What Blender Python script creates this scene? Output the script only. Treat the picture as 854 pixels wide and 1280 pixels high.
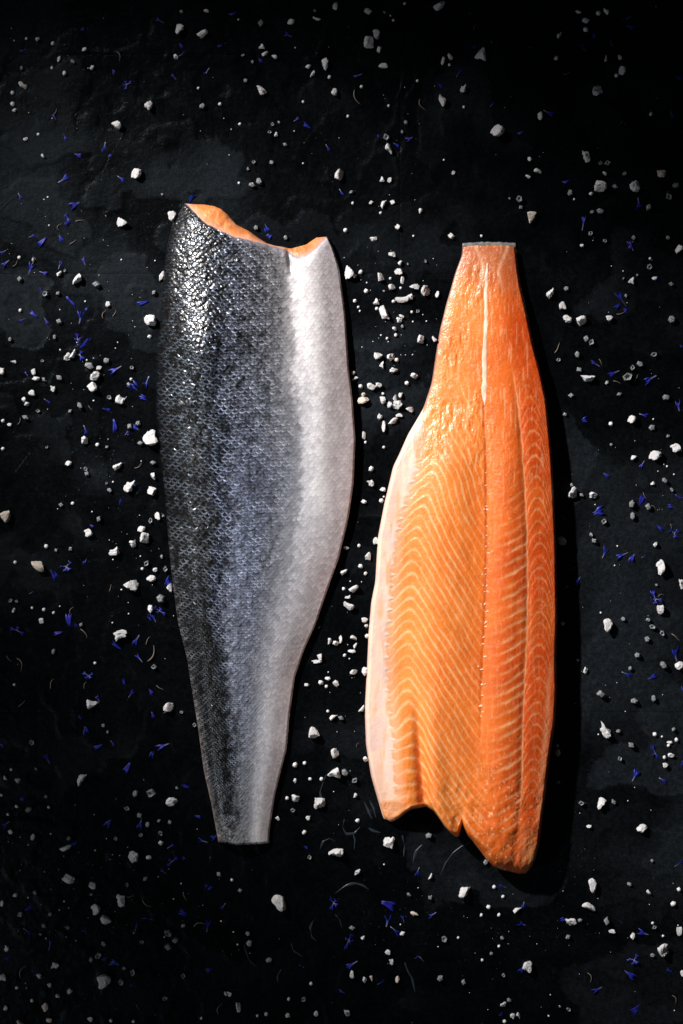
import bpy, bmesh, math, random
import numpy as np
from mathutils import Vector

for o in list(bpy.data.objects):
    bpy.data.objects.remove(o, do_unlink=True)
S = bpy.context.scene
C = S.collection
PX = 0.00075                     # metres per unit of the plan (the plan is laid out on the slate: x right, y towards the viewer's feet)
def W3(x, y, z=0.0):
    return ((x - 427.0) * PX, (640.0 - y) * PX, z * PX)

# ------------------------------------------------------------------ camera
CAM_H = 2.1
cam = bpy.data.cameras.new('camera'); co = bpy.data.objects.new('camera', cam); C.objects.link(co)
co.location = (0, 0, CAM_H); co.rotation_euler = (0, 0, 0)
cam.sensor_width = 36; cam.lens = 36 * CAM_H / (1280 * PX); cam.clip_start = 0.05; cam.clip_end = 50
S.camera = co
# ------------------------------------------------------------------ world (dark studio)
w = bpy.data.worlds.new('World'); S.world = w; w.use_nodes = True
bg = w.node_tree.nodes['Background']
bg.inputs[0].default_value = (0.75, 0.85, 1.0, 1); bg.inputs[1].default_value = 0.022
# ------------------------------------------------------------------ key lamp: one hard spot, low from the upper left
KEY_TARGET = Vector(W3(515, 665))
KEY_AZ, KEY_EL, KEY_DIST = math.radians(136), math.radians(33), 2.5
kl = bpy.data.lights.new('key_spot', 'SPOT'); ko = bpy.data.objects.new('key_spot', kl); C.objects.link(ko)
kl.energy = 500; kl.color = (1.0, 0.955, 0.91)
kl.spot_size = math.radians(19.0); kl.spot_blend = 0.9; kl.shadow_soft_size = 0.045
d = Vector((math.cos(KEY_AZ) * math.cos(KEY_EL), math.sin(KEY_AZ) * math.cos(KEY_EL), math.sin(KEY_EL)))
ko.location = KEY_TARGET + d * KEY_DIST
ko.rotation_euler = (-d).to_track_quat('-Z', 'Y').to_euler()
# weak broad fill from the left, near the foot of the table
fl_ = bpy.data.lights.new('side_fill', 'AREA'); fo = bpy.data.objects.new('side_fill', fl_); C.objects.link(fo)
fl_.shape = 'RECTANGLE'; fl_.size = 0.5; fl_.size_y = 0.5; fl_.energy = 3.2; fl_.color = (0.95, 0.97, 1.0)
fo.location = (-1.25, -0.75, 1.0)
fo.rotation_euler = (Vector((-0.05, -0.2, 0)) - fo.location).to_track_quat('-Z', 'Y').to_euler()
S.view_settings.view_transform = 'Standard'; S.view_settings.look = 'None'
S.view_settings.exposure = 0.0; S.view_settings.gamma = 1.0; S.view_settings.use_curve_mapping = False
S.cycles.max_bounces = 8; S.cycles.transmission_bounces = 6; S.cycles.caustics_reflective = False; S.cycles.caustics_refractive = False

# ------------------------------------------------------------------ numeric helpers
rng = np.random.default_rng(7)
_tabs = {}
def vnoise(x, y, seed=0):
    if seed not in _tabs:
        _tabs[seed] = np.random.default_rng(1000 + seed).random((256, 256))
    t = _tabs[seed]
    xi = np.floor(x).astype(np.int64); yi = np.floor(y).astype(np.int64)
    fx = x - xi; fy = y - yi
    fx = fx * fx * fx * (fx * (fx * 6 - 15) + 10); fy = fy * fy * fy * (fy * (fy * 6 - 15) + 10)
    a = t[xi & 255, yi & 255]; b = t[(xi + 1) & 255, yi & 255]
    c = t[xi & 255, (yi + 1) & 255]; e = t[(xi + 1) & 255, (yi + 1) & 255]
    return (a * (1 - fx) + b * fx) * (1 - fy) + (c * (1 - fx) + e * fx) * fy
def fbm(x, y, seed=0, octv=4, gain=0.5):
    s = 0; amp = 1; tot = 0
    for k in range(octv):
        s = s + amp * vnoise(x * 2 ** k + 17.3 * k, y * 2 ** k + 5.1 * k, seed + k); tot += amp; amp *= gain
    return s / tot
def sstep(a, b, x):
    t = np.clip((x - a) / (b - a), 0, 1); return t * t * (3 - 2 * t)
def gauss(x, s):
    return np.exp(-(x / s) ** 2)
def curve(pts, smooth=5.0, key=1):
    """pts [(x,y)] -> function of y giving x, slightly smoothed"""
    pts = sorted(pts, key=lambda p: p[key])
    k = np.array([p[key] for p in pts], float); v = np.array([p[1 - key] for p in pts], float)
    g = np.arange(k[0] - 60, k[-1] + 60, 1.0)
    sl0 = (v[1] - v[0]) / (k[1] - k[0]); sl1 = (v[-1] - v[-2]) / (k[-1] - k[-2])
    f = np.interp(g, k, v)
    f = np.where(g < k[0], v[0] + np.clip((g - k[0]) * sl0, -8, 8), f)
    f = np.where(g > k[-1], v[-1] + np.clip((g - k[-1]) * sl1, -8, 8), f)
    if smooth > 0:
        n = int(smooth * 3); ker = np.exp(-(np.arange(-n, n + 1) / smooth) ** 2); ker /= ker.sum()
        fp = np.pad(f, n, mode='edge'); f = np.convolve(fp, ker, 'valid')
    return lambda q: np.interp(q, g, f)
def sinterp(x, xp, fp, sg=.045):
    g = np.linspace(-.3, 1.3, 641); f = np.interp(g, xp, fp)
    f = np.where(g < 0, 2 * f[np.argmin(abs(g))] - np.interp(-g, xp, fp), f); f = np.where(g > 1, 2 * np.interp(1., xp, fp) - np.interp(2 - g, xp, fp), f)
    n = int(sg * 3 / .0025); k = np.exp(-(np.arange(-n, n + 1) * .0025 / sg) ** 2); k /= k.sum()
    return np.interp(x, g, np.convolve(np.pad(f, n, mode='edge'), k, 'valid'))
def table(x, y, xs, ys, rows):
    """bilinear table: rows[y][x] of colours"""
    rows = np.array(rows, float)
    yi = np.clip(np.searchsorted(ys, y) - 1, 0, len(ys) - 2); fy = np.clip((y - np.take(ys, yi)) / (np.take(ys, yi + 1) - np.take(ys, yi)), 0, 1)
    xi = np.clip(np.searchsorted(xs, x) - 1, 0, len(xs) - 2); fx = np.clip((x - np.take(xs, xi)) / (np.take(xs, xi + 1) - np.take(xs, xi)), 0, 1)
    fx = (fx * fx * (3 - 2 * fx))[..., None]; fy = (fy * fy * (3 - 2 * fy))[..., None]
    return (rows[yi, xi] * (1 - fx) + rows[yi, xi + 1] * fx) * (1 - fy) + (rows[yi + 1, xi] * (1 - fx) + rows[yi + 1, xi + 1] * fx) * fy
def lin(c):
    c = np.asarray(c, float) / 255.0
    return np.where(c <= 0.04045, c / 12.92, ((c + 0.055) / 1.055) ** 2.4)

# ------------------------------------------------------------------ mesh helpers
def raw_mesh(name, V, F, col=None, smooth=True):
    me = bpy.data.meshes.new(name)
    V = np.asarray(V, np.float32)
    if isinstance(F, np.ndarray):
        n, k = F.shape
        me.vertices.add(len(V)); me.vertices.foreach_set('co', V.ravel())
        me.loops.add(n * k); me.loops.foreach_set('vertex_index', F.astype(np.int32).ravel())
        me.polygons.add(n); me.polygons.foreach_set('loop_start', (np.arange(n) * k).astype(np.int32))
        me.update(calc_edges=True); me.validate()
    else:
        me.from_pydata([tuple(v) for v in V.tolist()], [], F); me.update()
    me.polygons.foreach_set('use_smooth', np.full(len(me.polygons), smooth, bool))
    if col is not None:
        a = me.color_attributes.new('pigment', 'FLOAT_COLOR', 'POINT')
        cc = np.ones((len(V), 4), np.float32); cc[:, :3] = np.asarray(col).reshape(-1, 3); a.data.foreach_set('color', cc.ravel())
    return me
def grid_faces(n, m, flip=False):
    i = np.arange(n - 1)[:, None] * m + np.arange(m - 1)[None, :]
    f = np.stack([i, i + m, i + m + 1, i + 1], -1).reshape(-1, 4)
    return f[:, ::-1].copy() if flip else f
def plan_to_world(x, y, z):
    return np.stack([(x - 427.0) * PX, (640.0 - y) * PX, z * PX], -1)
def link(name, me, m=None, parent=None):
    o = bpy.data.objects.new(name, me); C.objects.link(o)
    if m is not None and not me.materials: me.materials.append(m)
    if parent is not None: o.parent = parent
    return o
def tag(o, label, cat, group=None):
    o['label'] = label; o['category'] = cat
    if group: o['group'] = group
    return o
def empty(name, loc):
    o = bpy.data.objects.new(name, None); C.objects.link(o); o.location = loc; o.empty_display_size = 0.02; return o
def child(name, me, m, root):
    o = link(name, me, m, root)
    o.matrix_parent_inverse = root.matrix_world.inverted() if False else o.matrix_parent_inverse
    o.location = -Vector(root.location)
    return o
def close_bottom(V, F, n, m, zb):
    """adds a flat, coarser underside below an n x m grid"""
    ri = np.unique(np.concatenate([np.arange(0, n, 10), [n - 1]])); ci = np.unique(np.concatenate([np.arange(0, m, 6), [m - 1]]))
    b = (ri[:, None] * m + ci[None]).ravel()
    low = V[b].copy(); low[:, 2] = zb * PX
    return np.concatenate([V, low]), np.concatenate([F, grid_faces(len(ri), len(ci), True) + len(V)]), b

# ------------------------------------------------------------------ material helpers
def mat(name):
    m = bpy.data.materials.new(name); m.use_nodes = True
    return m, m.node_tree, m.node_tree.nodes['Principled BSDF']
def node(nt, t, **kw):
    n = nt.nodes.new(t)
    for k, v in kw.items():
        if k.startswith('i_'): n.inputs[k[2:].replace('_', ' ')].default_value = v
        else: setattr(n, k, v)
    return n
def noise(nt, scale, detail=3, rough=0.55, coord=None):
    n = node(nt, 'ShaderNodeTexNoise'); n.inputs['Scale'].default_value = scale; n.inputs['Detail'].default_value = detail; n.inputs['Roughness'].default_value = rough
    if coord is None:
        tc = node(nt, 'ShaderNodeTexCoord'); coord = tc.outputs['Object']
    nt.links.new(coord, n.inputs['Vector']); return n
def maprange(nt, src, a, b, c, e):
    n = node(nt, 'ShaderNodeMapRange'); n.inputs[1].default_value = a; n.inputs[2].default_value = b; n.inputs[3].default_value = c; n.inputs[4].default_value = e
    nt.links.new(src, n.inputs[0]); return n
def bump(nt, src, strength, dist):
    n = node(nt, 'ShaderNodeBump'); n.inputs['Strength'].default_value = strength; n.inputs['Distance'].default_value = dist
    nt.links.new(src, n.inputs['Height']); return n
def pigment_into(nt, p):
    a = node(nt, 'ShaderNodeAttribute'); a.attribute_name = 'pigment'
    nt.links.new(a.outputs['Color'], p.inputs['Base Color']); return a

def m_slate():
    m, nt, p = mat('wet_black_slate')
    tc = node(nt, 'ShaderNodeTexCoord'); oi = node(nt, 'ShaderNodeObjectInfo')
    geo = node(nt, 'ShaderNodeNewGeometry'); pos = geo.outputs['Position']
    fine = noise(nt, 900, 4, 0.65, pos); mid = noise(nt, 45, 5, 0.6, pos); big = noise(nt, 7.5, 3, 0.55, pos); big.inputs['Distortion'].default_value = 0.6
    a = node(nt, 'ShaderNodeAttribute'); a.attribute_name = 'pigment'
    mul = node(nt, 'ShaderNodeMix', data_type='RGBA', blend_type='MULTIPLY'); mul.inputs[0].default_value = 1.0
    mr = maprange(nt, fine.outputs['Fac'], 0.3, 0.75, 0.4, 1.6)
    nt.links.new(a.outputs['Color'], mul.inputs[6]); nt.links.new(mr.outputs[0], mul.inputs[7])
    nt.links.new(mul.outputs[2], p.inputs['Base Color'])
    grain = noise(nt, 230, 5, 0.75, pos); gm = maprange(nt, grain.outputs['Fac'], 0.35, 0.68, 0.35, 1.65)
    mul2 = node(nt, 'ShaderNodeMix', data_type='RGBA', blend_type='MULTIPLY'); mul2.inputs[0].default_value = 0.8
    nt.links.new(mul.outputs[2], mul2.inputs[6]); nt.links.new(gm.outputs[0], mul2.inputs[7]); nt.links.new(mul2.outputs[2], p.inputs['Base Color'])
    wet = node(nt, 'ShaderNodeAttribute'); wet.attribute_name = 'wet_dim'
    r = maprange(nt, wet.outputs['Fac'], 0, 1, 0.62, 0.24)
    add = node(nt, 'ShaderNodeMath', operation='MULTIPLY_ADD'); add.inputs[1].default_value = 0.25
    nt.links.new(mid.outputs['Fac'], add.inputs[0]); 
    sub = node(nt, 'ShaderNodeMath', operation='SUBTRACT'); sub.inputs[1].default_value = 0.12
    nt.links.new(r.outputs[0], sub.inputs[0]); nt.links.new(sub.outputs[0], add.inputs[2]); nt.links.new(add.outputs[0], p.inputs['Roughness'])
    sp = maprange(nt, wet.outputs['Fac'], 0.3, 1, 0.10, 0.15); nt.links.new(sp.outputs[0], p.inputs['Specular IOR Level'])
    b1 = bump(nt, grain.outputs['Fac'], 0.45, 0.0012); p.inputs['Specular Tint'].default_value = (0.72, 0.88, 1.0, 1); b2 = bump(nt, mid.outputs['Fac'], 0.15, 0.0015)
    nt.links.new(b2.outputs[0], b1.inputs['Normal']); nt.links.new(b1.outputs[0], p.inputs['Normal'])
    return m
def m_simple(name, col, rough=0.5, sss=0.0, srad=(1, .8, .6), sscale=0.002, attr=False, spec=0.5, trans=0.0, ior=1.45, coat=0.0):
    m, nt, p = mat(name)
    p.inputs['Base Color'].default_value = (*col, 1); p.inputs['Roughness'].default_value = rough
    p.inputs['Subsurface Weight'].default_value = sss; p.inputs['Subsurface Radius'].default_value = srad; p.inputs['Subsurface Scale'].default_value = sscale
    p.inputs['Specular IOR Level'].default_value = spec; p.inputs['Transmission Weight'].default_value = trans; p.inputs['IOR'].default_value = ior
    p.inputs['Coat Weight'].default_value = coat; p.inputs['Coat Roughness'].default_value = 0.1
    if attr: pigment_into(nt, p)
    return m, nt, p
def m_salt(name, col):
    m, nt, p = m_simple(name, col, 0.45, 0.3, (1, .95, .9), 0.0015)
    n = noise(nt, 700, 4, 0.7); b = bump(nt, n.outputs['Fac'], 0.6, 0.0015); nt.links.new(b.outputs[0], p.inputs['Normal'])
    n2 = noise(nt, 300, 3); mr = maprange(nt, n2.outputs['Fac'], 0.3, 0.7, 0.86, 1.0)
    mx = node(nt, 'ShaderNodeMix', data_type='RGBA', blend_type='MULTIPLY'); mx.inputs[0].default_value = 1; mx.inputs[6].default_value = (*col, 1)
    nt.links.new(mr.outputs[0], mx.inputs[7]); nt.links.new(mx.outputs[2], p.inputs['Base Color'])
    return m

M = {}
M['slate'] = m_slate()
M['bed'] = m_simple('dark_joint', (0.004, 0.004, 0.0045), 0.8)[0]
M['salt_white'] = m_salt('white_salt', (0.80, 0.795, 0.81))
M['salt_cream'] = m_salt('cream_salt', (0.78, 0.68, 0.59))
m, nt, p = m_simple('clear_salt', (0.80, 0.84, 0.88), 0.2, trans=0.72, ior=1.5); M['salt_clear'] = m
n = noise(nt, 500, 3); b = bump(nt, n.outputs['Fac'], 0.4, 0.001); nt.links.new(b.outputs[0], p.inputs['Normal'])
M['petal'] = m_simple('blue_petal', (0.02, 0.03, 0.5), 0.45, attr=True, spec=0.35)[0]
M['stem'] = m_simple('dried_stem', (0.19, 0.155, 0.13), 0.6)[0]
M['brine'] = m_simple('milky_brine', (0.022, 0.030, 0.040), 0.3, spec=0.3)[0]
M['water'] = m_simple('water_bead', (0.02, 0.023, 0.027), 0.05, spec=0.5, ior=1.33)[0]
# salmon flesh
m, nt, p = m_simple('salmon_flesh', (0.8, 0.2, 0.04), 0.42, 0.25, (1.0, 0.42, 0.16), 0.0028, attr=True, coat=0.4); M['flesh'] = m
n = noise(nt, 420, 4, 0.6); b = bump(nt, n.outputs['Fac'], 0.35, 0.0012); nt.links.new(b.outputs[0], p.inputs['Normal']); nt.links.new(b.outputs[0], p.inputs['Coat Normal'])
p.inputs['Coat Roughness'].default_value = 0.16
m, nt, p = m_simple('belly_lining', (0.8, 0.62, 0.5), 0.38, 0.25, (1.0, 0.6, 0.4), 0.002, attr=True, coat=0.4); M['lining'] = m
n = noise(nt, 380, 4, 0.6); b = bump(nt, n.outputs['Fac'], 0.3, 0.0012); nt.links.new(b.outputs[0], p.inputs['Normal'])
p.inputs['Coat Roughness'].default_value = 0.2
M['fat'] = m_simple('white_fat', (0.88, 0.66, 0.48), 0.35, 0.3, (1, .7, .5), 0.0015, coat=0.4)[0]
M['strip'] = m_simple('backbone_fat', (0.80, 0.52, 0.34), 0.35, 0.3, (1, .7, .5), 0.0015, attr=True, coat=0.4)[0]
M['underskin'] = m_simple('grey_skin_rim', (0.33, 0.33, 0.32), 0.35, attr=True, coat=0.4)[0]
# fish skin
m, nt, p = m_simple('silver_scaled_skin', (0.3, 0.3, 0.3), 0.36, attr=True, spec=0.6, coat=0.5); M['skin'] = m
a = node(nt, 'ShaderNodeAttribute'); a.attribute_name = 'metal'
nt.links.new(a.outputs['Fac'], p.inputs['Metallic'])
g = node(nt, 'ShaderNodeAttribute'); g.attribute_name = 'gloss'
mr = maprange(nt, g.outputs['Fac'], 0, 1, .52, .33); nt.links.new(mr.outputs[0], p.inputs['Roughness'])
mr = maprange(nt, g.outputs['Fac'], 0, 1, .06, .6); nt.links.new(mr.outputs[0], p.inputs['Coat Weight'])
n = noise(nt, 1200, 3, 0.6); b = bump(nt, n.outputs['Fac'], 0.25, 0.0006); nt.links.new(b.outputs[0], p.inputs['Normal'])
p.inputs['Coat Roughness'].default_value = 0.19

def fattr(me, name, vals):
    a = me.attributes.new(name, 'FLOAT', 'POINT'); a.data.foreach_set('value', np.asarray(vals, np.float32).ravel())

# ------------------------------------------------------------------ slate surface
XS = [-1144, -596, -48, 500, 1048, 1596, 2144]
YS = [-1028, -754, -480, -206, 68, 342, 616, 890, 1164, 1438, 1712, 1986, 2260]
def terr(x, y):
    h = 5.2 * fbm(x / 210 + 3.1, y / 170 + 1.7, 40, 4, 0.5) + 0.8 * fbm(x / 30, y / 30, 60, 3)
    k = np.floor(h * 1.6); f = h * 1.6 - k
    return k + sstep(0.92, 1.0, f), k
def tile_off(i, j):
    r = random.Random(i * 31 + j * 7); return r.uniform(-0.35, 0.35), r.uniform(-0.0012, 0.0012), r.uniform(-0.0012, 0.0012), r.uniform(0.75, 1.25)
BEAD_LINES = [[(154, 166), (151, 173), (141, 192), (134, 205), (128, 219)], [(99, 140), (88, 150), (84, 160), (76, 178)], [(-6, 268), (4, 260), (14, 250), (24, 243)], [(20, 590), (30, 576), (38, 566)]]
def slate_h(x, y):
    x = np.asarray(x, float); y = np.asarray(y, float)
    i = np.clip(np.searchsorted(XS, x) - 1, 0, len(XS) - 2); j = np.clip(np.searchsorted(YS, y) - 1, 0, len(YS) - 2)
    t, _ = terr(x, y)
    return 0.62 * (t - 6.0) + 0.5 * fbm(x / 9, y / 9, 70, 3)
bed = raw_mesh('slate_surface', plan_to_world(np.array([-9000., 9900, 9900, -9000]), np.array([10000., 10000, -9000, -9000]), np.full(4, -12.0)), [[0, 1, 2, 3]])
slate = link('slate_surface', bed, M['bed']); slate['kind'] = 'structure'; slate['label'] = 'black slate tiles laid edge to edge, wet and salted'
for i in range(len(XS) - 1):
    for j in range(len(YS) - 1):
        x0, x1, y0, y1 = XS[i] + .12, XS[i + 1] - .12, YS[j] + .12, YS[j + 1] - .12
        inview = x1 > -30 and x0 < 884 and y1 > -30 and y0 < 1310
        step = 2.6 if inview else 18.0
        gx = np.unique(np.concatenate([[x0, x0 + .6], np.linspace(x0 + 2, x1 - 2, int((x1 - x0) / step)), [x1 - .6, x1]]))
        gy = np.unique(np.concatenate([[y0, y0 + .6], np.linspace(y0 + 2, y1 - 2, int((y1 - y0) / step)), [y1 - .6, y1]]))
        X, Y = np.meshgrid(gx, gy)
        dz, sx, sy, br = tile_off(i, j)
        Z = slate_h(X, Y) + dz * 0.3
        e = np.minimum.reduce([X - x0, x1 - X, Y - y0, y1 - Y])
        Z = Z - 0.12 * (1 - sstep(0, 1.2, e))
        _, k = terr(X, Y)
        # colour of the cleavage layers: dry layers grey, wet ones near black; beam dimness and sheen painted in too
        lay = np.random.default_rng(5).random(64)[(k.astype(int) * 7 + 3) % 64]
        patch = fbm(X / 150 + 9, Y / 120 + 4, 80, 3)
        dry_light_bias = 0.20 * sstep(640, 760, X) * sstep(520, 700, Y) * (1 - sstep(960, 1080, Y)) + 0.10 * gauss(X - 460, 60) * (1 - sstep(700, 760, Y)) * sstep(280, 340, Y) + 0.14 * (1 - sstep(60, 130, X)) * (1 - sstep(190, 215, Y)) - 0.22 * (1 - sstep(300, 520, X)) * sstep(560, 760, Y) - 0.12 * sstep(560, 700, X) * (1 - sstep(200, 420, Y))  # dry patches, plus painted dim lower-left and top-right corners and upper-left sheen
        dry_lit = sstep(0.40, 0.85, 0.30 * lay + 0.70 * patch + 0.05 + dry_light_bias)
        wet = 1 - dry_lit
        base = 0.0024 + 0.0096 * dry_lit * br + 0.003 * (fbm(X / 25, Y / 25, 90, 3) - 0.5)
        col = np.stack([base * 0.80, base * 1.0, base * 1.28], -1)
        n_, m_ = X.shape
        V = plan_to_world(X, Y, Z).reshape(-1, 3)
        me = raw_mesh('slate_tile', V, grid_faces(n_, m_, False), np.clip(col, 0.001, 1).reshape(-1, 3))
        fattr(me, 'wet_dim', wet)
        # skirt so that each tile is a slab
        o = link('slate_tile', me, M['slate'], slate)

# ------------------------------------------------------------------ SKIN-SIDE FILLET
AL = curve([(232, 253), (216, 279), (208, 312), (205, 338), (201, 394), (196, 443), (195.5, 515), (200, 566), (206, 615), (211, 680), (216, 730), (223, 780), (234, 823), (239, 855), (247, 905), (255, 964), (264, 1003), (273, 1052), (275, 1060)], 5)
AR = curve([(407, 290), (410, 298), (416, 309), (424, 335), (432, 394), (436, 459), (441, 500), (444.5, 549), (442, 605), (436, 647), (424, 697), (410, 736), (395, 780), (380, 813), (369, 846), (362, 895), (359, 934), (344, 993), (337, 1039), (336, 1060)], 5)
def uof(L, R, pts):
    x = np.array([p[0] for p in pts], float); y = np.array([p[1] for p in pts], float)
    u = (x - L(y)) / (R(y) - L(y)); o = np.argsort(u); return u[o], y[o]
sk_u, sk_y = uof(AL, AR, [(232, 254), (236, 258), (246, 269), (259, 282), (275, 291), (295, 299.5), (316, 304), (329, 307), (340, 310), (352, 312), (361, 315), (367, 321), (376, 324), (385, 320), (393, 314), (401, 305), (408, 297)])
fl_u, fl_y = uof(AL, AR, [(231, 254), (240, 255), (255, 256), (268, 258), (277, 262), (285, 269), (291, 276), (297, 282), (303, 285), (311, 289), (322, 297), (334, 305), (345, 308), (354, 309), (363, 311), (372, 309), (383, 306), (390, 301), (396, 297), (408, 296)])
bt_u, bt_y = uof(AL, AR, [(272, 1052), (283, 1053), (295, 1055), (315, 1054), (336, 1053.5)])
def ragged(u, y, amp, seed):
    uu = np.linspace(0, 1, 120); return uu, np.interp(uu, u, y) + amp * (fbm(uu * 22, uu * 0 + seed, 97, 3) - .5) * 2 * np.sin(np.pi * uu) ** .4
sk_u, sk_y = ragged(sk_u, sk_y, 1.5, 1.3); bt_u, bt_y = ragged(bt_u, bt_y, 1.0, 2.3)
def A_H(x, y):
    L, R = AL(y), AR(y); wd = R - L; u = np.clip((x - L) / wd, 0, 1)
    prof = sinterp(u, [0, .06, .14, .26, .42, .55, .64, .72, .82, .92, 1], [16, 21, 28, 33, 34, 31, 27.5, 26, 23, 15, 8])
    ln = np.interp(y, [250, 330, 480, 700, 850, 1000, 1060], [0.72, 0.92, 1.06, 0.92, 0.72, 0.5, 0.38])
    sk = np.interp(u, [0, .3, .7, 1], [1, 1, 1, 1.0])
    # belly valley by the notch, belly ridge right of it
    val = -4.0 * gauss((x - np.interp(y, [310, 350, 480, 560], [360, 362, 368, 372])) , 13) * (1 - sstep(330, 520, y))
    rid = 3.0 * gauss(x - np.interp(y, [300, 480, 700], [395, 405, 405]), 18) * (1 - sstep(480, 700, y))
    d0 = x - L; d1 = R - x
    er0 = np.interp(y, [250, 500, 800, 1050], [48, 52, 30, 10]); er1 = np.interp(y, [290, 500, 800, 1050], [2.4, 2.4, 2.4, 2.4])
    e0 = np.sqrt(np.clip(1 - (1 - np.clip(d0 / er0, 0, 1)) ** 2, 0, 1)); e1 = np.sqrt(np.clip(1 - (1 - np.clip(d1 / er1, 0, 1)) ** 2, 0, 1))
    top = np.interp(u, fl_u, fl_y); gap = np.maximum(np.interp(u, sk_u, sk_y) - top, 0)
    rt = gap * 1.5 + 7
    et = 0.25 + 0.75 * np.sqrt(np.clip(1 - (1 - np.clip((y - top) / rt, 0, 1)) ** 2, 0, 1))
    bt = np.interp(u, bt_u, bt_y); eb = np.sqrt(np.clip(1 - (1 - np.clip((bt - y + 0.5) / 4, 0, 1)) ** 2, 0, 1))
    hi = prof * ln + val + rid
    hi = hi + 9.0 * np.exp(-((x - 262) / 34) ** 2 - ((y - 432) / 44) ** 2) - 1.0 * np.exp(-((x - 240) / 30) ** 2 - ((y - 335) / 30) ** 2)
    hi = hi - 3.4 * gauss(x - 361 - .12 * (y - 315), 2.6) * (1 - sstep(328, 352, y)) + 1.6 * gauss(x - 355, 4) * (1 - sstep(322, 350, y))
    return 1.2 + np.maximum(hi, 3) * e0 * e1 * et * (0.35 + 0.65 * eb)
def patch_grid(L, R, tu, ty, bu, by, nu, nv, inset=0.0, edge=0.35):
    s = np.linspace(0, 1, nu); u = (1 - edge) * s + edge * (0.5 - 0.5 * np.cos(np.pi * s))
    sv = np.linspace(0, 1, nv); v = 0.85 * sv + 0.15 * (0.5 - 0.5 * np.cos(np.pi * sv))
    U, Vv = np.meshgrid(u, v)
    y0 = np.interp(U, tu, ty) + inset; y1 = np.interp(U, bu, by) - inset
    Y = y0 + (y1 - y0) * Vv
    Lx = L(Y) + inset; Rx = R(Y) - inset
    return Lx + U * (Rx - Lx), Y, U, Vv
def scales(p, q, sx, sy):
    r0 = np.floor(q / sy).astype(int)
    h = np.zeros_like(p); tx = np.zeros_like(p); rho = np.ones_like(p); idr = np.zeros_like(p); done = np.zeros(p.shape, bool)
    Rx, Rq = 0.60 * sx, 1.55 * sy
    T = np.random.default_rng(3).random((128, 128))
    for dr in (-1, 0, 1, 2):
        r = r0 + dr; off = 0.5 * (r % 2)
        c = np.round(p / sx - off).astype(int)
        dx = p - (c + off) * sx; dq = q - r * sy
        rr = np.sqrt((dx / Rx) ** 2 + (dq / Rq) ** 2)
        ins = (rr < 1) & ~done
        hh = (dq + Rq) / (2 * Rq) * (1 - 0.35 * (dx / Rx) ** 2)
        h = np.where(ins, hh, h); rho = np.where(ins, rr, rho); idr = np.where(ins, T[r & 127, c & 127], idr)
        tx = np.where(ins, (T[(c + 31) & 127, r & 127] - .5) * 2 * dx / Rx + (T[(c + 77) & 127, (r + 9) & 127] - .5) * 1.3 * dq / Rq, tx); done |= ins
    return h, rho, idr, tx
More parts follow.
